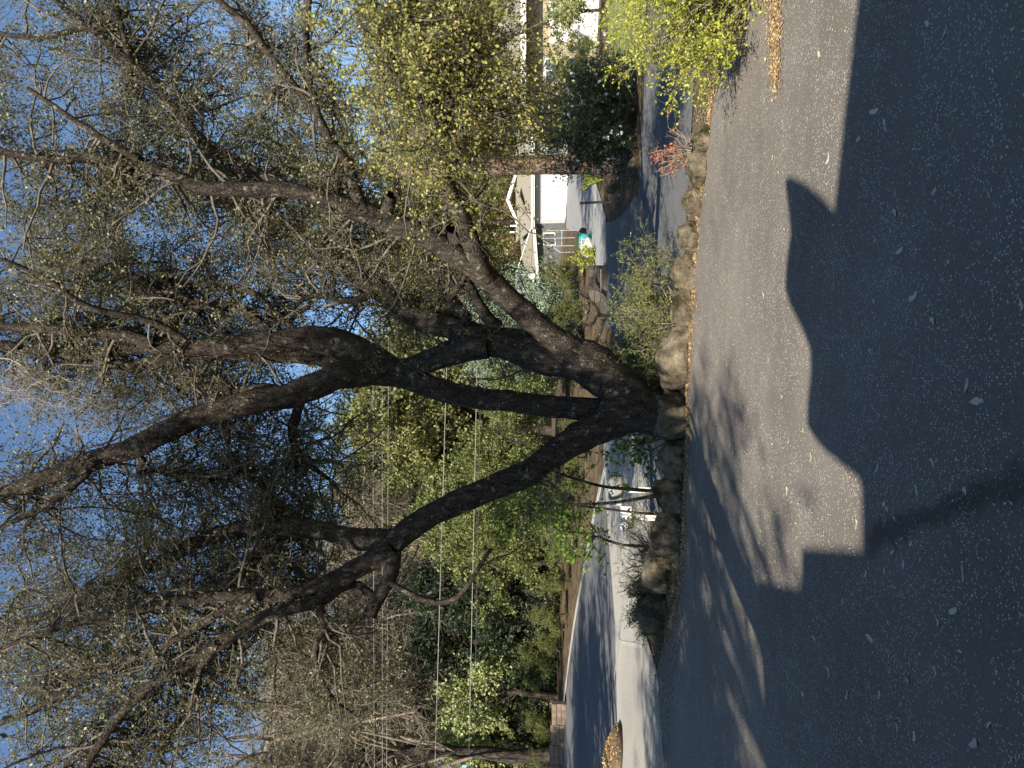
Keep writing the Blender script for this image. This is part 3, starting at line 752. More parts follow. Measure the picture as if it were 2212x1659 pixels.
for i, (bx, lb) in enumerate((
    ((1500, 1538, 258, 322), 'flat pale sunlit boulder under the red plant, rightmost of the row'),
    ((1488, 1530, 322, 396), 'sunlit tan boulder, second from the right end of the row'),
    ((1474, 1520, 394, 470), 'sunlit boulder third from the right end of the row'),
    ((1463, 1512, 468, 546), 'rounded half-shaded boulder fourth from the right end'),
    ((1448, 1504, 540, 622), 'mossy rounded boulder right of the low green shrub'),
    ((1446, 1500, 618, 708), 'rounded mossy boulder in front of the low green shrub'),
    ((1412, 1491, 712, 842), 'large layered boulder just right of the oak trunk'),
    ((1414, 1487, 848, 950), 'boulder with a mossy sunlit face directly below the oak trunk'),
    ((1420, 1482, 945, 1036), 'dark boulder just left of the oak trunk'),
    ((1418, 1474, 1030, 1118), 'dark boulder with one sunlit patch below the mailboxes'),
    ((1402, 1470, 1112, 1210), 'dark boulder left of the white mailbox post'),
    ((1388, 1455, 1196, 1296), 'black shaded boulder, second from the left end of the row'),
    ((1376, 1440, 1284, 1384), 'black rounded boulder at the left end of the row'))):
    boulder(*bx, lb, 40 + i)

# ------------------------------------------------------------------ shrubs
def shrub(name, label, cat, loc, rx, ry, h, leafmat, twigmat='twig', n=(18, 120, 600), nleaf=2500, leaf=(.02, .04), wr=.55, seed=1, up=.7, group=None, wood=.012, droop=0., flowers=0, flow=(.03, .06)):
    rg = np.random.default_rng(seed)
    root = tag(empty(name, loc), label, cat, group)
    az = rg.random(n[0]) * 6.28; rr = np.sqrt(rg.random(n[0]))
    top = np.stack([np.cos(az) * rr * rx, np.sin(az) * rr * ry, h * (.45 + .6 * rg.random(n[0])) * np.sqrt(np.maximum(.15, 1 - rr ** 2 * .8))], 1)
    b0 = top * np.array([.25, .25, 0]) - np.array([0, 0, .05])
    k = np.linspace(0, 1, 7)[None, :, None]
    p1 = b0[:, None] * (1 - k) + top[:, None] * k
    p1[:, 1:] += np.cumsum(rg.normal(size=(n[0], 6, 3)) * .035 * max(rx, h), axis=1)
    p1[:, :, 2] = np.maximum(p1[:, :, 2], -.05)
    r1 = np.tile(wood * np.linspace(1, .35, 7), (n[0], 1))
    p2, r2 = spawn(p1, r1, n[1], .18 * h, .5 * h, 5, .9, up * .3, .25, .6, .15, 1., .0025, .01, rng=rg, grav=-droop)
    p3, r3 = spawn(p2, r2, n[2], .08 * h, .25 * h, 4, 1., up * .2, .25, .7, .1, 1., .0018, .005, rng=rg, grav=-droop)
    ac = Acc().add(*tubes(p1, r1, 4)).add(*tubes(p2, r2, 3)).add(*tubes(p3, r3, 3))
    link('stems', ac.mesh('stems'), MA[twigmat], root, True)['kind'] = 'stuff'
    V, F = leaves(np.concatenate([p3]), nleaf, leaf[0], leaf[1], wr, leaf[0] * .5, 0., rg)
    V[:, 2] = np.maximum(V[:, 2], -.02)
    link('foliage', arr_mesh('foliage', V, F), MA[leafmat], root)['kind'] = 'stuff'
    if flowers:
        c = p3[rg.integers(0, len(p3), flowers), -1]
        out = c + norm(c - np.array([0, 0, h * .4])) * .12
        cc = np.repeat(out, 7, 0); aa = norm(rg.normal(size=cc.shape))
        V, F = blades(cc, aa, flow[0], flow[1], .8, rg)
        link('flowers', arr_mesh('flowers', V, F), MA['flower'], root)['kind'] = 'stuff'
    return root

p, t = gnd(1640, 0)      # bright shrub at the right edge
shrub('lime_shrub', 'sunlit lime-green small-leaved shrub at the right edge of the driveway', 'shrub', (p[0] + .55, p[1] + .3, p[2]), 1.2, .9, 1.35, 'limeleaf', 'twigtan', (50, 480, 3200), 34000, (.02, .04), .65, 5)
p, t = gnd(1500, 680); p2_, _ = gnd(1480, 760)
shrub('low_shrub', 'low grey-green twiggy shrub behind the rounded boulders', 'shrub', (p[0] + .05, p[1] + 1.15, p[2]), 1.25, .65, 1.15, 'lowleaf', 'twigtan', (40, 360, 2400), 20000, (.02, .04), .55, 6)
shrub('low_shrub', 'leafy low shrub beside the oak trunk above the layered boulder', 'shrub', (p2_[0] - .15, p2_[1] + 1.0, p2_[2]), .85, .55, 1.0, 'lowleaf', 'twigtan', (28, 240, 1500), 12000, (.022, .045), .6, 16)
shrub('low_shrub', 'dark wiry shrub sprawling over the leftmost boulders', 'shrub', (*gnd(1440, 1250)[0][:2] + np.array([.1, .7]), gnd(1440, 1270)[0][2] + .12), 1.5, .35, .66, 'lowleaf', 'twig', (46, 300, 1100), 5200, (.015, .03), .5, 26)
shrub('mounded_shrub', 'dark dense mounded shrub at the left end of the boulder row', 'shrub', (*gnd(1440, 1330)[0][:2] + np.array([0, .25]), gnd(1440, 1330)[0][2]), .62, .45, .62, 'olealeaf', 'twig', (40, 380, 2200), 15000, (.018, .036), .5, 27)
p, t = gnd(1516, 300)
shrub('red_plant', 'small red-leaved plant growing behind the sunlit boulders', 'plant', (p[0] + .0, p[1] + .55, p[2] + .12), .5, .3, .5, 'redleaf', 'twigtan', (16, 60, 160), 700, (.02, .045), .6, 8, up=.5)
p, t = gnd(1385, 240)
shrub('oleander_bush', 'large dark evergreen bush dotted with white flowers across the road', 'bush', (p[0] + .35, p[1] + 1.3, p[2]), 1.3, 1.25, 2.55, 'olealeaf', 'twig', (60, 520, 3400), 30000, (.05, .11), .35, 9, flowers=220, flow=(.035, .07))
p, t = gnd(1330, 540)
# leafy sprouts by the trunk
p, t = gnd(1470, 1000)
shrub('sprout_clump', 'clump of green maple-like sprouts left of the oak trunk', 'plant', (p[0] + .25, p[1] + 1.0, p[2]), .5, .4, 1.7, 'sproutleaf', 'twig', (10, 50, 170), 520, (.05, .11), .8, 10, up=1.2)
shrub('sprout_clump', 'green leafy sprout at the foot of the oak trunk on its right', 'plant', (*gnd(1480, 820)[0][:2] + np.array([.0, 1.1]), gnd(1480, 820)[0][2]), .45, .35, 1.05, 'sproutleaf', 'twig', (10, 50, 180), 600, (.04, .08), .75, 11, up=1.2)

# saplings in front of the mailboxes
def sapling(label, pts, hw, d, seed, nl=500, mat='sproutleaf', leaf=(.05, .1), nb=(14, 70)):
    rg = np.random.default_rng(seed)
    lp = np.array([[*P(x, y, d), hw * (1 - .7 * i / len(pts)) * d / 1600] for i, (x, y) in enumerate(pts)])
    o0 = lp[0, :3].copy()
    root = tag(empty('sapling', o0), label, 'tree', 'saplings beside the mailboxes')
    a = catmull(lp, 16)
    V, F = tubes(a[None, :, :3] - o0, a[None, :, 3], 7, .04, rg)
    link('stem', arr_mesh('stem', V, F), MA['bark'], root, True)
    p1, r1 = spawn(a[None, :, :3] - o0, a[None, :, 3], nb[0], .35, 1.0, 6, 1., .2, .3, .5, .45, 1., .005, .01, rng=rg)
    p2, r2 = spawn(p1, r1, nb[1], .15, .45, 4, 1., .1, .3, .6, .1, 1., .003, .006, rng=rg)
    ac = Acc().add(*tubes(p1, r1, 4)).add(*tubes(p2, r2, 3))
    link('twigs', ac.mesh('twigs'), MA['twig'], root, True)['kind'] = 'stuff'
    V, F = leaves(p2, nl, leaf[0], leaf[1], .7, .03, 0., rg)
    link('foliage', arr_mesh('foliage', V, F), MA[mat], root)['kind'] = 'stuff'
sapling('thin sapling leaning in front of the grey mailbox', [(1440, 1062), (1400, 1060), (1350, 1056), (1310, 1052), (1260, 1040), (1200, 1020), (1150, 1000)], 5.0, 12.8, 31, 160)
sapling('thin sapling rising between the two mailboxes', [(1440, 1068), (1400, 1074), (1350, 1082), (1300, 1088), (1240, 1090), (1180, 1092), (1130, 1088)], 4.5, 12.7, 32, 260)
sapling('slender bare-stemmed sapling under the left limb', [(1440, 1110), (1380, 1108), (1300, 1098), (1220, 1092), (1140, 1096), (1090, 1110)], 3.2, 13.6, 33, 420)
sapling('leafy sapling left of the white mailbox', [(1430, 1185), (1390, 1180), (1340, 1176), (1290, 1160), (1240, 1150), (1180, 1150)], 4.0, 13.2, 34, 900, nb=(26, 160))

# ------------------------------------------------------------------ mailboxes
def mailbox(label, x, y, d, bodymat, doormat, rz, L=.54, w=.2, h=.24, top=1.12, arm=False):
    b = P(x, y, d); g = float(terr(b[0], b[1]))
    root = tag(empty('mailbox', (b[0], b[1], g), rz), label, 'mailbox')
    zt = b[2] - g
    # arched body extruded along x
    prof = [(-w / 2, 0), (w / 2, 0)] + [(w / 2 * math.cos(t), h - w / 2 + w / 2 * math.sin(t)) for t in np.linspace(0, math.pi, 10)]
    def arch(name, x0, x1, s, mat, par):
        bm = bmesh.new()
        A = [bm.verts.new((x0, c[0] * s, zt + (c[1] - h / 2) * s)) for c in prof]; B = [bm.verts.new((x1, c[0] * s, zt + (c[1] - h / 2) * s)) for c in prof]
        bm.faces.new(A); bm.faces.new(B[::-1])
        for i in range(len(A)):
            bm.faces.new((A[i], B[i], B[(i + 1) % len(A)], A[(i + 1) % len(A)]))
        bmesh.ops.recalc_face_normals(bm, faces=bm.faces)
        me = bpy.data.meshes.new(name); bm.to_mesh(me); bm.free()
        return link(name, me, mat, par)
    arch('box_body', -L / 2, L / 2, 1.0, bodymat, root)
    dr = arch('door', -L / 2 - .02, -L / 2 - .003, 1.04, doormat, root)
    box_obj('handle', (-L / 2 - .045, -L / 2 - .02, -.02, .02, zt + h * .22, zt + h * .3), MA['metal'], dr)
    box_obj('support_board', (-L / 2 + .02, L / 2 - .02, -w * .42, w * .42, zt - h / 2 - .035, zt - h / 2 - .002), MA['wood'], root)
    box_obj('post', (-.05, .05, -.05, .05, -.1, zt - h / 2 - .037), MA['whitew'], root, .006)
    fl = box_obj('flag', (.02, .05, -w / 2 - .014, -w / 2 - .004, zt - .03, zt + .12), MA['metal'], root)
    return root
mailbox('grey mailbox with a white door on a weathered white post', 1328, 1058, 13.9, MA['mailgrey'], MA['white'], R(12))
mailbox('white mailbox on a white post, leftmost of the two', 1352, 1118, 13.9, MA['white'], MA['white'], R(12), .4, .18, .2)

# ------------------------------------------------------------------ fallen leaves
def flat_leaves(name, xy, lo, hi, mat, label, cat, off=.028, wr=.55, tilt=.12, seed=1, kind='stuff'):
    rg = np.random.default_rng(seed)
    n_ = len(xy); c = np.stack([xy[:, 0], xy[:, 1], terr(xy[:, 0], xy[:, 1]) + off + .01 * rg.random(n_)], 1)
    az = rg.random(n_) * 6.28
    a_ = norm(np.stack([np.cos(az), np.sin(az), tilt * rg.normal(size=n_)], 1))
    nm = norm(np.stack([tilt * 2 * rg.normal(size=n_), tilt * 2 * rg.normal(size=n_), np.ones(n_)], 1))
    V, F = blades(c, a_, lo, hi, wr, rg, nm)
    V[:, 2] = np.maximum(V[:, 2], terr(V[:, 0], V[:, 1]) + .026)
    return tag(link(name, arr_mesh(name, V, F), mat), label, cat, None, kind)
bl = catmull(np.array(border), 400)
rg = np.random.default_rng(5)
i = rg.integers(0, 400, 9000)
wv = .5 + .5 * np.sin(i * .13) * np.sin(i * .047 + 1)
xy = bl[i] + np.stack([rg.normal(size=9000) * .06, .08 - np.abs(rg.normal(size=9000)) * (.06 + .2 * wv)], 1)
flat_leaves('leaf_litter', xy, .02, .045, MA['litter'], 'golden leaf litter gathered along the foot of the boulders', 'leaf litter', .03, .6, .3, 3)
c0, c1 = gnd(1690, -120)[0][:2], gnd(1692, 175)[0][:2]
tt = rg.random(2600)[:, None]
xy = c0 + (c1 - c0) * tt + rg.normal(size=(2600, 2)) * np.array([.1, .16]) * (1.1 - .6 * tt) + np.array([0, .12])
flat_leaves('leaf_litter', xy, .015, .035, MA['litter'], 'drift of yellow leaf bits on the asphalt below the lime shrub', 'leaf litter', .028, .6, .25, 4)
xy = np.stack([-2.5 - 3.5 * rg.random(4500), 10.4 + 1.7 * rg.random(4500)], 1)
keep = (np.abs(xy[:, 1] - (11.6 - .12 * (xy[:, 0] + 4))) < .55)
xb = np.stack([-5.4 + 2.2 * rg.random(2500), 11.9 + 1.6 * rg.random(2500)], 1)
xy = np.vstack([xy[keep], xb]); keep = np.ones(len(xy), bool)
flat_leaves('leaf_litter', xy[keep], .015, .035, MA['litterd'], 'dull brown leaf litter at the foot of the dark left boulders', 'leaf litter', .028, .6, .3, 6)
# scattered bits over the whole drive
xy = np.stack([-6 + 11 * rg.random(12000), 2.8 + 8.4 * rg.random(12000)], 1)
flat_leaves('leaf_bits', xy, .006, .024, MA['bits'], 'tiny yellow leaf bits scattered over the driveway', 'leaf litter', .026, .45, .2, 7)
# litter in the planting bed behind the stones
xy = bl[rg.integers(0, 400, 6000)] + np.stack([rg.normal(size=6000) * .2, .15 + 1.5 * rg.random(6000)], 1)
flat_leaves('leaf_litter', xy, .02, .05, MA['litterd'], 'brown leaf litter on the planting bed behind the boulders', 'leaf litter', .01, .6, .3, 8)
# single leaves one can count in the foreground
lobed = []
for k in range(4):
    rg2 = np.random.default_rng(90 + k); nn = 14
    ang = np.linspace(0, 2 * np.pi, nn, endpoint=False)
    rad = (.55 + .45 * np.abs(np.cos(ang))) * (1 + .16 * rg2.normal(size=nn)) * .5
    vv = np.stack([np.cos(ang) * rad * 1.0, np.sin(ang) * rad * .62, .06 * np.cos(ang * 2) + .05 * rg2.normal(size=nn)], 1)
    vv = np.vstack([vv, [[0, 0, .0]]]); vv[:, 2] += .08
    me = arr_mesh('fallen_leaf', vv, np.array([[j, (j + 1) % nn, nn] for j in range(nn)]))
    me.materials.append(MA['paleleaf'] if k < 3 else MA['bits']); lobed.append(me)
LEAVES = [(2080, 1240), (2100, 175), (2133, 238), (2042, 68), (2010, 52), (1975, 228), (1912, 270), (2160, 285), (2196, 433), (1945, 541), (1935, 460), (2208, 660), (1980, 690), (2016, 693), (2055, 845), (2088, 832), (1888, 650), (1900, 905), (2112, 866), (2090, 1065), (2015, 1000), (1980, 1060), (1915, 1095), (2058, 1082), (1968, 1165), (1952, 1220), (1910, 1232), (2105, 1606), (2140, 1560), (2150, 1450), (1938, 1575), (1975, 1590), (2025, 1340), (1880, 1380), (1960, 1470), (1850, 1130), (1895, 1010), (1930, 1190), (1880, 760), (1975, 640), (2150, 560), (2020, 410), (1890, 240), (1855, 300), (2180, 980), (2195, 1100), (2060, 1320), (2020, 1450), (2185, 1640), (1900, 1500),
          (1870, 1240), (1820, 1300), (1790, 1450), (1860, 1600), (1830, 1500), (1760, 1380), (1735, 1500), (1790, 340), (1770, 120), (1745, 260), (1735, 928), (1752, 990), (1650, 640), (1660, 780), (1690, 860), (1700, 1060), (1720, 1130)]
for k, (x, y) in enumerate(LEAVES):
    p, t = gnd(x, y, .024)
    o = bpy.data.objects.new('fallen_leaf', lobed[3 if (k % 9 == 4 or x < 1780) else k % 3]); col.objects.link(o)
    s_ = random.uniform(.045, .08)
    o.location = p; o.scale = (s_, s_ * random.uniform(.8, 1.2), s_ * .6); o.rotation_euler = (random.gauss(0, .1), random.gauss(0, .1), random.random() * 6.28)
    tag(o, 'single dry oak leaf lying on the asphalt of the driveway', 'leaf', 'fallen leaves on the driveway')

# ------------------------------------------------------------------ neighbour's house with the white garage door
hx, hy = 14.1, 65.0
hz = float(terr(15.5, 65))
H1 = tag(empty('garage_house', (hx, hy, hz)), 'low house with brown roof and bright white garage door across the road', 'house')
EH = 2.75
box_obj('wall', (0, .35, 0, .2, -.6, EH), MA['grey'], H1)
box_obj('wall', (5.3, 9.5, 0, .2, -.6, EH), MA['grey'], H1)
box_obj('lintel', (.35, 5.3, .004, .196, 2.2, EH - .003), MA['grey'], H1)
gd = box_obj('garage_door', (.352, 5.298, .1, .14, -.3, 2.198), MA['white'], H1)
for k in range(4):
    for j in range(4):
        box_obj('door_panel', (.43 + j * 1.23, 1.55 + j * 1.23, .065, .098, .03 + k * .545, .5 + k * .545), MA['white'], gd, .012)
box_obj('fascia', (-.6, 9.8, -.66, -.6, EH - .02, EH + .26), MA['white'], H1)
box_obj('gutter', (-.6, 9.8, -.76, -.662, EH + .1, EH + .26), MA['white'], H1, .02)
prism('roof', [(-.6, -.6, EH + .24), (9.8, -.6, EH + .24), (9.8, 5.2, EH + 2.15), (-.6, 5.2, EH + 2.15)], .12, MA['roofm'], H1)
box_obj('wall', (9.3, 9.5, .2, 9, -.6, EH), MA['grey'], H1)
# wing running back to the left
w0, w1 = np.array([0., .1]), np.array([-4.9, 7.2]); wd = norm(w1 - w0); wn = np.array([wd[1], -wd[0]])     # wn points to the back right
wn = -wn if wn[0] < 0 else wn
bm = bmesh.new()
def quadwall(bm, a, b, z0, z1, th):
    o_ = wn * th
    vs = [bm.verts.new((*p_, z)) for z in (z0, z1) for p_ in (a, b, b + o_, a + o_)]
    for f in ((3, 2, 1, 0), (4, 5, 6, 7), (0, 1, 5, 4), (1, 2, 6, 5), (2, 3, 7, 6), (3, 0, 4, 7)): bm.faces.new([vs[i] for i in f])
    bmesh.ops.recalc_face_normals(bm, faces=bm.faces)
quadwall(bm, w0, w1, -.6, EH, .2)
me = bpy.data.meshes.new('wall'); bm.to_mesh(me); bm.free()
MA['grey_shaded'] = M_noise('grey_siding_in_shade', (.09, .095, .1), (.14, .145, .15), 3., .8)  # siding grey darkened to paint in the shade on the wing wall
wing = link('wall', me, MA['grey_shaded'], H1)
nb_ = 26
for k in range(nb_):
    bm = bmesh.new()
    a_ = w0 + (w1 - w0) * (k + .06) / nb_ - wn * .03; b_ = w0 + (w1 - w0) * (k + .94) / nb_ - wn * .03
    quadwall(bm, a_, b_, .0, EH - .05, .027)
    me = bpy.data.meshes.new('siding_board'); bm.to_mesh(me); bm.free(); link('siding_board', me, MA['grey_shaded'], wing)
for f0, f1, z0, z1 in ((.12, .3, 1.0, 2.1), (.66, .74, 1.2, 2.0)):
    bm = bmesh.new(); quadwall(bm, w0 + (w1 - w0) * f0 - wn * .07, w0 + (w1 - w0) * f1 - wn * .07, z0, z1, .035)
    me = bpy.data.meshes.new('window'); bm.to_mesh(me); bm.free(); wo = link('window', me, MA['white'], H1)
    e_ = .06 * (f1 - f0) / .18
    bm = bmesh.new(); quadwall(bm, w0 + (w1 - w0) * (f0 + .012) - wn * .076, w0 + (w1 - w0) * (f1 - .012) - wn * .076, z0 + .07, z1 - .07, .004)
    me = bpy.data.meshes.new('pane'); bm.to_mesh(me); bm.free(); link('pane', me, MA['glassd'], wo)
e0 = w0 - wn * .55 - wd * .2; e1 = w1 - wn * .55 + wd * .5; r0 = w0 + wn * 4.6 - wd * .2; r1 = w1 + wn * 4.6 + wd * .5
prism('roof', [(*e0, EH + .16), (*e1, EH + .16), (*r1, EH + 2.0), (*r0, EH + 2.0)], .12, MA['roofm'], H1)
bm = bmesh.new(); quadwall(bm, e0 - wn * .07, e1 - wn * .07, EH - .08, EH + .18, .06)
me = bpy.data.meshes.new('fascia'); bm.to_mesh(me); bm.free(); link('fascia', me, MA['white'], H1)
# valley flashing, vent pipes, skylight
V, F = bar((-.5, -.45, EH + .3), (-3.6, 5.0, EH + 2.1), .05, 5); link('valley_flashing', arr_mesh('valley_flashing', V, F), MA['white'], H1)
for x, y in ((.3, 4.9), (.9, 4.9)):
    V, F = bar((x, y, EH + 1.9), (x, y, EH + 2.7), .09, 8); link('vent_pipe', arr_mesh('vent_pipe', V, F), MA['white'], H1)
# front gable of the rear roof
for xa, xb, za, zb in ((1.0, 3.3, EH + 2.05, EH + 3.05), (3.3, 5.9, EH + 3.05, EH + 2.2)):
    bm = bmesh.new()
    vs = [bm.verts.new(p_) for p_ in ((xa, 4.6, za), (xb, 4.6, zb), (xb, 4.6, zb - .28), (xa, 4.6, za - .28), (xa, 9.5, za), (xb, 9.5, zb), (xb, 9.5, zb - .2), (xa, 9.5, za - .2))]
    for f in ((0, 1, 2, 3), (7, 6, 5, 4), (4, 5, 1, 0), (3, 2, 6, 7), (0, 3, 7, 4), (1, 5, 6, 2)): bm.faces.new([vs[i] for i in f])
    bmesh.ops.recalc_face_normals(bm, faces=bm.faces)
    me = bpy.data.meshes.new('gable_trim'); bm.to_mesh(me); bm.free(); link('gable_trim', me, MA['white'], H1)
sk = P(1128, 612, 71) - np.array([hx, hy, hz])
sf = box_obj('dormer', (sk[0] - .9, sk[0] + .9, sk[1], sk[1] + 1.6, sk[2] - 1.2, sk[2] + .62), MA['white'], H1)
box_obj('pane', (sk[0] - .74, sk[0] + .74, sk[1] - .03, sk[1] - .003, sk[2] - .5, sk[2] + .48), MA['skyglass'], sf)

# things beside the garage
def at_ground(x, y, off=0.): 
    p_, t_ = gnd(x, y); return p_, t_
def frame_thing(name, label, cat, segs, r, mat, loc, sides=6):
    root = tag(empty(name, loc), label, cat)
    for nm, a_, b_ in segs:
        V, F = bar(a_, b_, r, sides); link(nm, arr_mesh(nm, V, F), mat, root, True)
    return root
p, t = gnd(1243, 497)
frame_thing('metal_rack', 'white metal rail frame standing by the shaded garage corner', 'rack',
    [('leg', (0, 0, 0), (0, 0, 1.7)), ('leg', (-.45, 0, 0), (-.45, 0, 2.0)), ('leg', (-.9, .1, 0), (-.9, .1, 1.6)), ('leg', (-1.3, 0, 0), (-1.3, 0, .9)), ('rail', (0, 0, 1.7), (-.45, 0, 2.0)), ('rail', (-.45, 0, 2.0), (-1.3, 0, .9)), ('rail', (0, 0, .8), (-.9, .1, .8))], .022, MA['metal'], p)
p, t = gnd(1278, 519)
bm = bmesh.new(); bmesh.ops.create_cone(bm, cap_ends=True, segments=18, radius1=.24, radius2=.31, depth=.5, matrix=Matrix.Translation((0, 0, .25)))
me = bpy.data.meshes.new('tub'); bm.to_mesh(me); bm.free()
tub = tag(empty('plastic_tub', p), 'teal plastic tub beside the rail frame', 'tub'); link('tub', me, MA['teal'], tub, True)
V, F = tubes(np.array([[(.32 * math.cos(a_), .32 * math.sin(a_), .5) for a_ in np.linspace(0, 2 * np.pi, 19)]]), np.full((1, 19), .025), 6); link('rim', arr_mesh('rim', V, F), MA['teal'], tub, True)
for k, (x, y, s_, lb) in enumerate(((1280, 535, .35, 'white plastic sack left of the teal tub'), (1268, 508, .3, 'dark sack behind the teal tub'))):
    p, t = gnd(x, y)
    bm = bmesh.new(); bmesh.ops.create_icosphere(bm, subdivisions=3, radius=1.)
    rg2 = np.random.default_rng(70 + k); fr = rg2.normal(size=(4, 3)) * 3
    for v in bm.verts:
        c = np.array(v.co); d = 1 + .1 * sum(math.sin(float(f @ c)) for f in fr)
        v.co = Vector((c[0] * d * s_ * 1.2, c[1] * d * s_, max(0, .6 * s_ + c[2] * d * s_ * .75)))
    me = bpy.data.meshes.new('sack'); bm.to_mesh(me); bm.free()
    o = link('sack', me, MA['white'] if k == 0 else MA['dark'], None, True); o.location = p; tag(o, lb, 'sack')
p, t = gnd(1287, 556)
shrub('garden_shrub', 'small yellow-green garden shrub by the white sack', 'shrub', tuple(p), .7, .6, .8, 'limeleaf', 'twig', (14, 80, 300), 1400, (.05, .09), .6, 51)
p, t = gnd(1318, 437)
V, F = tubes(np.array([[(0, 0, -.1), (.01, 0, .4), (0, .01, .85), (.0, 0, .95)]]), np.array([[.045, .04, .04, .05]]), 7, .05)
tag(link('wooden_post', arr_mesh('wooden_post', V, F), MA['wood']), 'short dark wooden post on the bank in front of the garage', 'post').location = p
p, t = gnd(1300, 372)
gt = tag(empty('rail_gate', p), 'low dark rail gate beside the pine trunk', 'gate')
for nm, a_, b_ in (('post', (0, 0, 0), (0, 0, 1.0)), ('post', (.75, .1, 0), (.75, .1, 1.0)), ('rail', (0, 0, .95), (.75, .1, .95)), ('rail', (0, 0, .55), (.75, .1, .55)), ('rail', (0, 0, .2), (.75, .1, .2))):
    V, F = bar(a_, b_, .03, 5); link(nm, arr_mesh(nm, V, F), MA['wired'], gt)
# strappy plant
p, t = gnd(1303, 388)
root = tag(empty('strap_plant', p), 'clump of bright strap-leaved plant by the rail gate', 'plant')
rg = np.random.default_rng(12)
n_ = 46; az = rg.random(n_) * 6.28; k = np.linspace(0, 1, 6)
ln = .6 + .4 * rg.random(n_)
pp = np.stack([np.cos(az)[:, None] * ln[:, None] * k * .45, np.sin(az)[:, None] * ln[:, None] * k * .45, ln[:, None] * (k * 1.2 - .35 * k ** 2)], -1)
V, F = tubes(pp, np.tile(.025 * np.array([.7, 1, 1, .8, .5, .1]), (n_, 1)), 3)
link('blades', arr_mesh('blades', V, F), MA['limeleaf'], root, True)['kind'] = 'stuff'
# dark timber edging and crooked bare shrub on the far verge
p, t = gnd(1312, 640)
pl = tag(empty('timber_planter', p), 'dark low timber edging under the crooked bare shrub', 'planter')
for k in range(3): box_obj('board', (-.2, 1.0, -.08 + .004 * k, -.02 + .004 * k, .02 + .2 * k, .2 + .2 * k), MA['wood'], pl, .01)
for x in (-.16, .9): box_obj('post', (x, x + .1, -.018, .08, -.1, .72), MA['wood'], pl)
p, t = gnd(1318, 690)
root = tag(empty('bare_shrub', p), 'crooked dark bare shrub on the verge in front of the blue-green cedar', 'shrub')
rg = np.random.default_rng(14)
lim = np.array([catmull(np.array(c, float), 12) for c in ([(0, 0, -.1), (.15, 0, .35), (-.2, .1, .6), (-.1, 0, .95), (-.5, 0, 1.15)], [(.1, 0, .3), (.5, .1, .5), (.8, 0, .9), (1.2, .1, 1.0)], [(0, 0, .2), (-.5, .1, .35), (-.9, 0, .7), (-1.0, 0, 1.1)])])
V, F = tubes(lim, np.tile(np.linspace(.06, .025, 12), (3, 1)), 7, .06)
link('limbs', arr_mesh('limbs', V, F), MA['bark'], root, True)
p1, r1 = spawn(lim, np.tile(np.linspace(.06, .025, 12), (3, 1)), 26, .3, .8, 6, 1., .2, .35, .5, .3, 1., .008, .02, rng=rg)
V, F = tubes(p1, r1, 4); link('twigs', arr_mesh('twigs', V, F), MA['bark'], root, True)['kind'] = 'stuff'
# rock on the bank
for k, (bx, lb) in enumerate((((1308, 1338, 392, 420), 'brown rock set in the bank left of the strap-leaved plant'), ((1352, 1372, 340, 372), 'low brown rock at the far road edge by the pine'))):
    o = boulder(*bx, lb, 80 + k); o['group'] = 'rocks on the far bank'

# ------------------------------------------------------------------ cream house at the right edge
p, t = gnd(1302, 90)
cx, cy, cz_ = 12.1, 31.5, float(terr(14, 31.5))
H2 = tag(empty('cream_house', (cx, cy, cz_)), 'cream house with white garage front, half hidden by branches at the right edge', 'house')
box_obj('wall', (0, 12, 0, .25, -.8, 3.1), MA['cream'], H2)
box_obj('wall', (0, .25, .252, 4.2, -.8, 3.1), MA['cream'], H2)
gd = box_obj('garage_door', (2.4, 5.6, -.05, -.004, -.3, 2.0), MA['white'], H2)
for k in range(4):
    for j in range(3): box_obj('door_panel', (2.5 + j * 1.03, 3.43 + j * 1.03, -.075, -.053, .02 + k * .49, .44 + k * .49), MA['white'], gd, .01)
for x in (1.2, 6.8):
    wf = box_obj('window', (x - .55, x + .55, -.06, -.004, .9, 2.2), MA['white'], H2)
    for j in (0, 1): box_obj('pane', (x - .48 + j * .5, x - .02 + j * .5, -.072, -.062, .98, 2.12), MA['glassd'], wf)
prism('roof', [(-.7, -.8, 3.1), (12.6, -.8, 3.1), (12.6, 4.2, 4.9), (-.7, 4.2, 4.9)], .16, MA['roofm'], H2)
box_obj('fascia', (-.7, 12.6, -.9, -.802, 2.9, 3.12), MA['white'], H2)

# ------------------------------------------------------------------ overhead wires
def cable(label, xa, ya, xb, yb, d, r, mat, sag=.0):
    a_, b_ = P(xa, ya, d), P(xb, yb, d)
    di = b_ - a_; a2 = a_ - di * 1.2; b2 = b_ + di * 1.2
    k = np.linspace(0, 1, 40)[:, None]
    pp = a2 + (b2 - a2) * k
    V, F = tubes(pp[None], np.full((1, 40), r), 5)
    tag(link('overhead_wire', arr_mesh('overhead_wire', V, F), mat, None, True), label, 'wire', 'overhead wires across the picture')
for lb, a_ in (('highest overhead wire crossing behind the oak', (803, 150, 808, 1500)), ('second highest overhead wire crossing behind the oak', (825, 150, 826, 1500)), ('third overhead wire from the top, just below two others', (842, 150, 836, 1500))):
    cable(lb, *a_, 30, .008, MA['wire'])
cable('pale overhead wire at the height of the lowest right-hand branch', 985, 100, 950, 1300, 27, .012, MA['wire'])
cable('lower overhead wire passing above the neighbour roof', 1046, 60, 1020, 1300, 26, .011, MA['wire'])
cable('lowest overhead wire, close under another one', 1052, 60, 1030, 1300, 26.5, .012, MA['wired'])
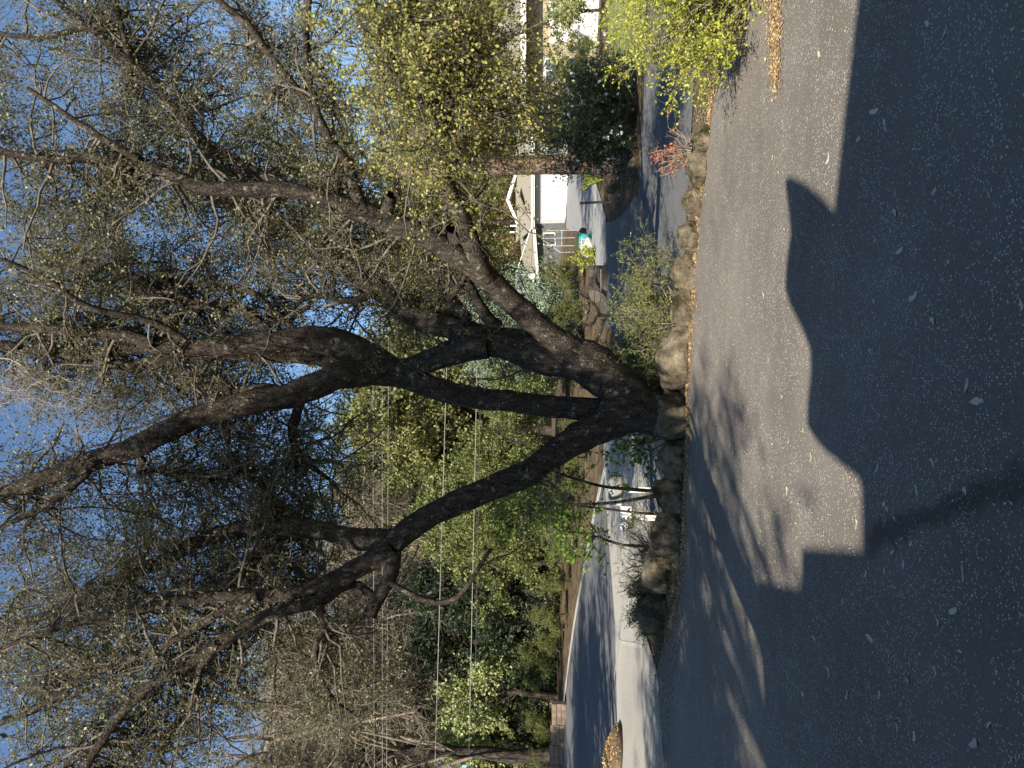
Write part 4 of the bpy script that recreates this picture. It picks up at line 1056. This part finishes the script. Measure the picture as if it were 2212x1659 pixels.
for x, lb in ((-37.5, 'tall wooden utility pole beyond the left edge of the picture'), (36., 'tall wooden utility pole beyond the right edge of the picture')):
    g = float(terr(x, 27)); pole = tag(empty('utility_pole', (x, 27.2, g)), lb, 'pole', 'utility poles')
    V, F = bar((0, 0, -.5), (0, 0, 12.5), .14, 10, 6); link('pole', arr_mesh('pole', V, F), MA['wood'], pole, True)
    box_obj('crossarm', (-.08, .08, -.9, 3.4, 9.6, 9.75), MA['wood'], pole)

# ------------------------------------------------------------------ pine, cedar and the wooded background
g_ = np.random.default_rng
p, t = gnd(1330, 352)
D = t + 1.2; b = P(1325, 346, D)
pine = build_tree('pine_tree', 'cone', g_(21), 17., 4.2, 6.6, 11.0, 'pineleaf', 'barkp', (90, 700, 3600), 26000, (.12, .28), .16, tr=.29, lean=.03)
pine.location = (b[0], b[1], float(terr(b[0], b[1]))); pine.scale = (1, 1, 1)
tag(pine, 'tall pine with pinkish bark left of the oleander bush', 'tree')
ced = build_tree('cedar_tree', 'cone', g_(22), 6.4, 3.3, 3.0, 3.1, 'cedarleaf', 'barkd', (150, 1500, 7000), 38000, (.08, .17), .35, tr=.14, droop=-.1)
b = P(1290, 672, 37); ced.scale = (.82, .82, .85); ced.location = (b[0], b[1], float(terr(b[0], b[1])))
tag(ced, 'pale blue-green cedar in front of the neighbour house', 'tree')
b = P(1290, 790, 39)
c = copy_tree(ced, (b[0], b[1], float(terr(b[0], b[1]))), 2., (.9, .9, .85)); tag(c, 'pale blue-green cedar seen between the oak stems', 'tree')

T = {}
T['oak'] = build_tree('far_oak', 'round', g_(31), 12., 4.6, 4.6, 7.2, 'farA', 'barkd', (40, 330, 2000), 13000, (.14, .3), .6, tr=.28)
T['olive'] = build_tree('far_olive_tree', 'round', g_(32), 13., 4.2, 5.2, 7.6, 'farB', 'barkd', (40, 330, 2000), 13000, (.14, .3), .5, tr=.26)
T['dark'] = build_tree('dark_evergreen', 'cone', g_(33), 8., 3.2, 3.6, 3.9, 'farC', 'barkd', (80, 700, 3000), 15000, (.14, .28), .4, tr=.2, droop=.1)
T['light'] = build_tree('light_green_tree', 'round', g_(34), 6., 3.2, 2.8, 3.1, 'farD', 'barkd', (36, 300, 1600), 11000, (.09, .2), .6, tr=.15)
T['bare'] = build_tree('bare_tree', 'round', g_(35), 13., 4.6, 5.6, 7.4, None, 'barkd', (46, 520, 5200), 0, twigmat='twigtan', tr=.22)
T['fpine'] = build_tree('hill_pine', 'cone', g_(36), 15., 3.4, 6.6, 8.2, 'pineleaf', 'barkd', (80, 600, 2600), 12000, (.18, .36), .18, tr=.22)
T['dry'] = build_tree('dry_brush', 'round', g_(37), 3.6, 2.6, 1.7, 1.8, 'farE', 'barkd', (26, 200, 900), 5000, (.14, .28), .5, tr=.07)
T['shrubby'] = build_tree('leafy_thicket', 'round', g_(38), 6., 3.0, 2.9, 3.1, 'farF', 'barkd', (40, 330, 1800), 13000, (.08, .17), .55, tr=.12)
CAT = {'oak': 'dusky olive-green oak', 'olive': 'yellow-green broadleaf tree', 'dark': 'dark evergreen tree', 'light': 'light green leafy tree', 'bare': 'bare tan-twigged tree', 'fpine': 'slender pine', 'dry': 'dry russet bush', 'shrubby': 'dense green thicket'}
FAR = [  # kind, photo y, distance, scale, label
 ('dark', 1275, 33, 0.95, 'black-green evergreen beyond the road bend'),
 ('dark', 1385, 35, 1.00, 'dark evergreen leftmost beyond the road'),
 ('dark', 1335, 39, 1.20, 'dark evergreen behind two others across the road'),
 ('light', 1510, 33.5, 1.00, 'sunlit light green tree at the left beyond the road'),
 ('light', 1600, 36, 1.10, 'light green tree at the far left edge'),
 ('light', 1430, 44, 1.10, 'light green tree behind the dark evergreens'),
 ('bare', 1290, 43, 1.37, 'bare tan tree above the dark evergreens'),
 ('bare', 1430, 40, 1.43, 'bare tan tree at the left, above the light green tree'),
 ('bare', 1560, 37, 1.49, 'tall bare tan tree near the left edge'),
 ('bare', 1680, 34, 1.43, 'bare tan tree cut by the left edge'),
 ('bare', 1180, 52, 1.43, 'bare tan tree behind the green thickets'),
 ('bare', 1500, 52, 1.62, 'farther bare tan tree at the left'),
 ('shrubby', 1050, 29, 0.80, 'dense green thicket under the big left limb'),
 ('shrubby', 1130, 29, 0.85, 'green thicket left of the mailboxes across the road'),
 ('shrubby', 1200, 31, 1.00, 'green thicket right of the dark evergreens'),
 ('shrubby', 960, 33, 0.90, 'green thicket just left of the trunk'),
 ('shrubby', 1120, 36, 1.30, 'taller thicket behind the green thickets'),
 ('olive', 1040, 56, 1.28, 'yellow-green tree between the oak stems on the left'),
 ('olive', 930, 60, 1.42, 'yellow-green tree left of the middle stem'),
 ('oak', 1130, 60, 1.62, 'olive oak behind the big left limb'),
 ('oak', 985, 66, 1.69, 'olive oak low between left limb and middle stem'),
 ('oak', 860, 64, 1.69, 'olive oak behind the middle stem'),
 ('oak', 780, 62, 1.62, 'olive oak behind the fork of the stems'),
 ('olive', 720, 76, 1.49, 'yellow-green tree behind the right fork'),
 ('bare', 700, 66, 1.37, 'bare tan tree right of the fork'),
 ('oak', 640, 82, 1.20, 'olive oak above the dormer window'),
 ('oak', 1250, 64, 1.82, 'olive oak on the slope at left'),
 ('oak', 1400, 66, 1.89, 'olive oak far left on the slope'),
 ('oak', 1560, 64, 1.89, 'olive oak at the left edge on the slope'),
 ('fpine', 900, 92, 1.89, 'hill pine behind the middle stem'),
 ('fpine', 1010, 96, 2.03, 'hill pine behind the yellow-green tree'),
 ('fpine', 800, 98, 2.03, 'hill pine behind the fork'),
 ('oak', 1100, 95, 2.16, 'big oak on the hill at left'),
 ('oak', 860, 104, 2.16, 'big oak on the hill behind the stems'),
 ('oak', 960, 112, 2.29, 'topmost oak on the hill'),
 ('fpine', 560, 88, 1.08, 'short hill pine above the neighbour roof'),
 ('fpine', 480, 92, 1.22, 'hill pine right of the dormer'),
 ('fpine', 400, 86, 1.08, 'hill pine above the roof gable'),
 ('fpine', 330, 94, 1.35, 'hill pine behind the pink-barked pine'),
 ('oak', 520, 112, 1.35, 'olive oak high on the slope above the neighbour roof'),
 ('oak', 420, 116, 1.49, 'olive oak high on the slope at right'),
 ('oak', 300, 104, 1.62, 'olive oak on the slope behind the pine'),
 ('olive', 220, 80, 1.35, 'yellow-green tree right of the pine'),
 ('olive', 110, 74, 1.49, 'yellow-green tree above the cream house'),
 ('oak', 20, 70, 1.62, 'olive oak above the cream house at the edge'),
 ('oak', 160, 92, 1.89, 'olive oak behind the cream house'),
 ('dry', 575, 84, 1.20, 'russet bush above the dormer'), ('dry', 520, 86, 1.30, 'russet bush over the valley of the roof'), ('dry', 455, 84, 1.20, 'russet bush left of the gable'),
 ('dry', 395, 88, 1.40, 'russet bush right of the gable'), ('dry', 345, 82, 1.30, 'russet bush behind the pink trunk'), ('dry', 500, 98, 1.60, 'russet bush halfway up the slope'),
 ('dry', 430, 102, 1.70, 'russet bush high on the slope'), ('dry', 600, 100, 1.60, 'russet bush beside the oak stem'), ('dry', 360, 108, 1.80, 'topmost russet bush on the slope'), ('dry', 250, 60, 1.10, 'russet bush beside the cream house'),
 ('shrubby', 275, 40, 0.50, 'small thicket between pine and oleander'),
 ('shrubby', 1450, 32, 0.30, 'low dark thicket above the timber wall'), ('shrubby', 1560, 33, 0.28, 'low thicket behind the timber wall near the left edge'), ('shrubby', 1640, 33, 0.34, 'thicket at the left edge over the timber wall'), ('shrubby', 1400, 31, 0.35, 'low thicket at the foot of the dark evergreens'), ('shrubby', 880, 36, 0.80, 'green thicket behind the trunk'), ('shrubby', 1010, 40, 1.10, 'thicket between trunk and left limb'), ('oak', 1340, 84, 1.90, 'tall olive oak at left on the hill'), ('oak', 1500, 86, 1.90, 'tall olive oak near the left edge on the hill'), ('oak', 1180, 82, 1.80, 'tall olive oak above the left limb'), ('oak', 700, 96, 1.60, 'olive oak on the hill right of the fork'), ('olive', 580, 120, 1.89, 'yellow-green tree on the ridge above the neighbour roof'),
 ('light', 215, 44, 0.80, 'light green tree over the oleander bush'),
]
for kd, y, d, sc, lb in (('shrubby', 165, 29, .34, 'garden bush against the left of the cream house'), ('light', 35, 27.5, .42, 'light green bush in front of the white garage front'), ('shrubby', 105, 28, .26, 'low bush below the window of the cream house'), ('bare', 1620, 33, 1.35, 'tall bare tan tree second from the left edge'), ('bare', 1500, 35, 1.4, 'tall bare tan tree above the middle of the timber wall'), ('bare', 1380, 37, 1.35, 'tall bare tan tree over the left evergreen'), ('oak', 1620, 52, 1.6, 'olive oak behind the bare trees at the left edge'), ('oak', 1480, 54, 1.5, 'olive oak behind the bare trees'),
                         ('shrubby', 600, 33, .36, 'garden bush at the end of the timber edging'), ('shrubby', 665, 30, .3, 'garden bush below the blue-green cedar'), ('dark', 715, 33, .4, 'small dark evergreen below the cedar'), ('shrubby', 760, 31, .36, 'garden bush right behind the oak trunk'),
                         ('olive', 600, 74, 1.0, 'yellow-green tree between cedar and hill'), ('oak', 690, 72, 1.15, 'olive oak behind the cedar'), ('olive', 820, 84, 1.6, 'tall yellow-green tree behind the fork'), ('olive', 1080, 78, 1.6, 'tall yellow-green tree over the left limb'), ('olive', 960, 88, 1.7, 'tallest yellow-green tree on the hill'),
                         ('fpine', 540, 110, 1.2, 'hill pine high above the dormer'), ('olive', 460, 124, 1.2, 'yellow-green tree on the ridge at right'), ('olive', 370, 120, 1.2, 'yellow-green tree on the ridge behind the pine'), ('oak', 620, 118, 1.5, 'big olive oak on the ridge'), ('fpine', 440, 98, 1.0, 'hill pine above the garage door')):
    FAR.append((kd, y, d, sc, lb))
VERGE = ['just left of the trunk', 'under the left limb', 'below the tall thicket', 'right of the saplings', 'left of the saplings', 'below the dark evergreens', 'right of the timber wall', 'at the far bend']
for k, lb in enumerate(VERGE):
    FAR.append(('shrubby', 915 + 68 * k, [27.5, 27, 27, 27, 27.5, 28.5, 29, 30][k], [.2, .24, .18, .26, .2, .24, .28, .22][k], 'low verge bush across the road ' + lb))
for k, (y, d, sc, lb) in enumerate(((1480, 34.5, .42, 'squat dark evergreen behind the timber wall'), (1540, 35, .5, 'dark evergreen over the middle of the timber wall'), (1600, 34.5, .45, 'dark evergreen near the left edge over the timber wall'), (1665, 35, .5, 'dark evergreen cut by the left edge'), (1440, 35, .45, 'squat dark evergreen right of the timber wall'))):
    FAR.append(('dark', y, d, sc, lb))
used = set()
for i, (kd, y, d, sc, lb) in enumerate(FAR):
    u = (829.5 - y) / 1600
    x_, y_ = u * d, d * CP
    loc = (x_, y_, float(terr(x_, y_)) - .1)
    if kd not in used:
        o = T[kd]; o.location = loc; o.scale = (sc,) * 3; used.add(kd)
    else:
        o = copy_tree(T[kd], loc, (i * 2.399) % 6.28, sc)
    tag(o, lb, 'bush' if kd == 'dry' else ('shrub' if kd == 'shrubby' else 'tree'), CAT[kd] + 's in the background')

# ------------------------------------------------------------------ left roadside: timber wall and leaf mound
pa, pb = gnd(1214, 1700)[0], gnd(1226, 1525)[0]
dv = norm(pb[:2] - pa[:2]); ang = math.atan2(dv[1], dv[0]); Lw = float(np.linalg.norm(pb[:2] - pa[:2]))
tw = tag(empty('timber_wall', (pa[0], pa[1] + .25, pa[2]), ang), 'weathered brown timber retaining wall at the left road edge', 'wall')
zb = pb[2] - pa[2]
for k in range(4):
    for j in range(4):
        x0 = Lw * j / 4 + .01; x1 = Lw * (j + 1) / 4 - .01
        o = box_obj('timber', (x0, x1, -.09 + .012 * ((k + j) % 3), .1, -.15 + zb * (j + .5) / 4 + k * .18, .02 + zb * (j + .5) / 4 + k * .18), MA['woodb'], tw, .015)
pm, tm = gnd(1338, 1650)
rg = np.random.default_rng(44)
az = rg.random(5000) * 6.28; rr = np.sqrt(rg.random(5000))
cc = np.stack([np.cos(az) * rr * .8, np.sin(az) * rr * .6, .04 + .29 * (1 - rr ** 2)], 1)
mound = tag(empty('leaf_mound', pm), 'low mound of brown leaves at the left edge between drive and road', 'leaf pile')
V, F = blades(cc, norm(rg.normal(size=cc.shape) * np.array([1, 1, .3])), .03, .07, .6, rg)
link('leaves', arr_mesh('leaves', V, F), MA['litter'], mound)['kind'] = 'stuff'
bm = bmesh.new(); bmesh.ops.create_uvsphere(bm, u_segments=20, v_segments=10, radius=1)
for v in bm.verts: v.co = Vector((v.co.x * .82, v.co.y * .62, max(-.05, v.co.z * .26 + .02 * math.sin(v.co.x * 9))))
me = bpy.data.meshes.new('core'); bm.to_mesh(me); bm.free(); link('core', me, MA['soil'], mound, True)
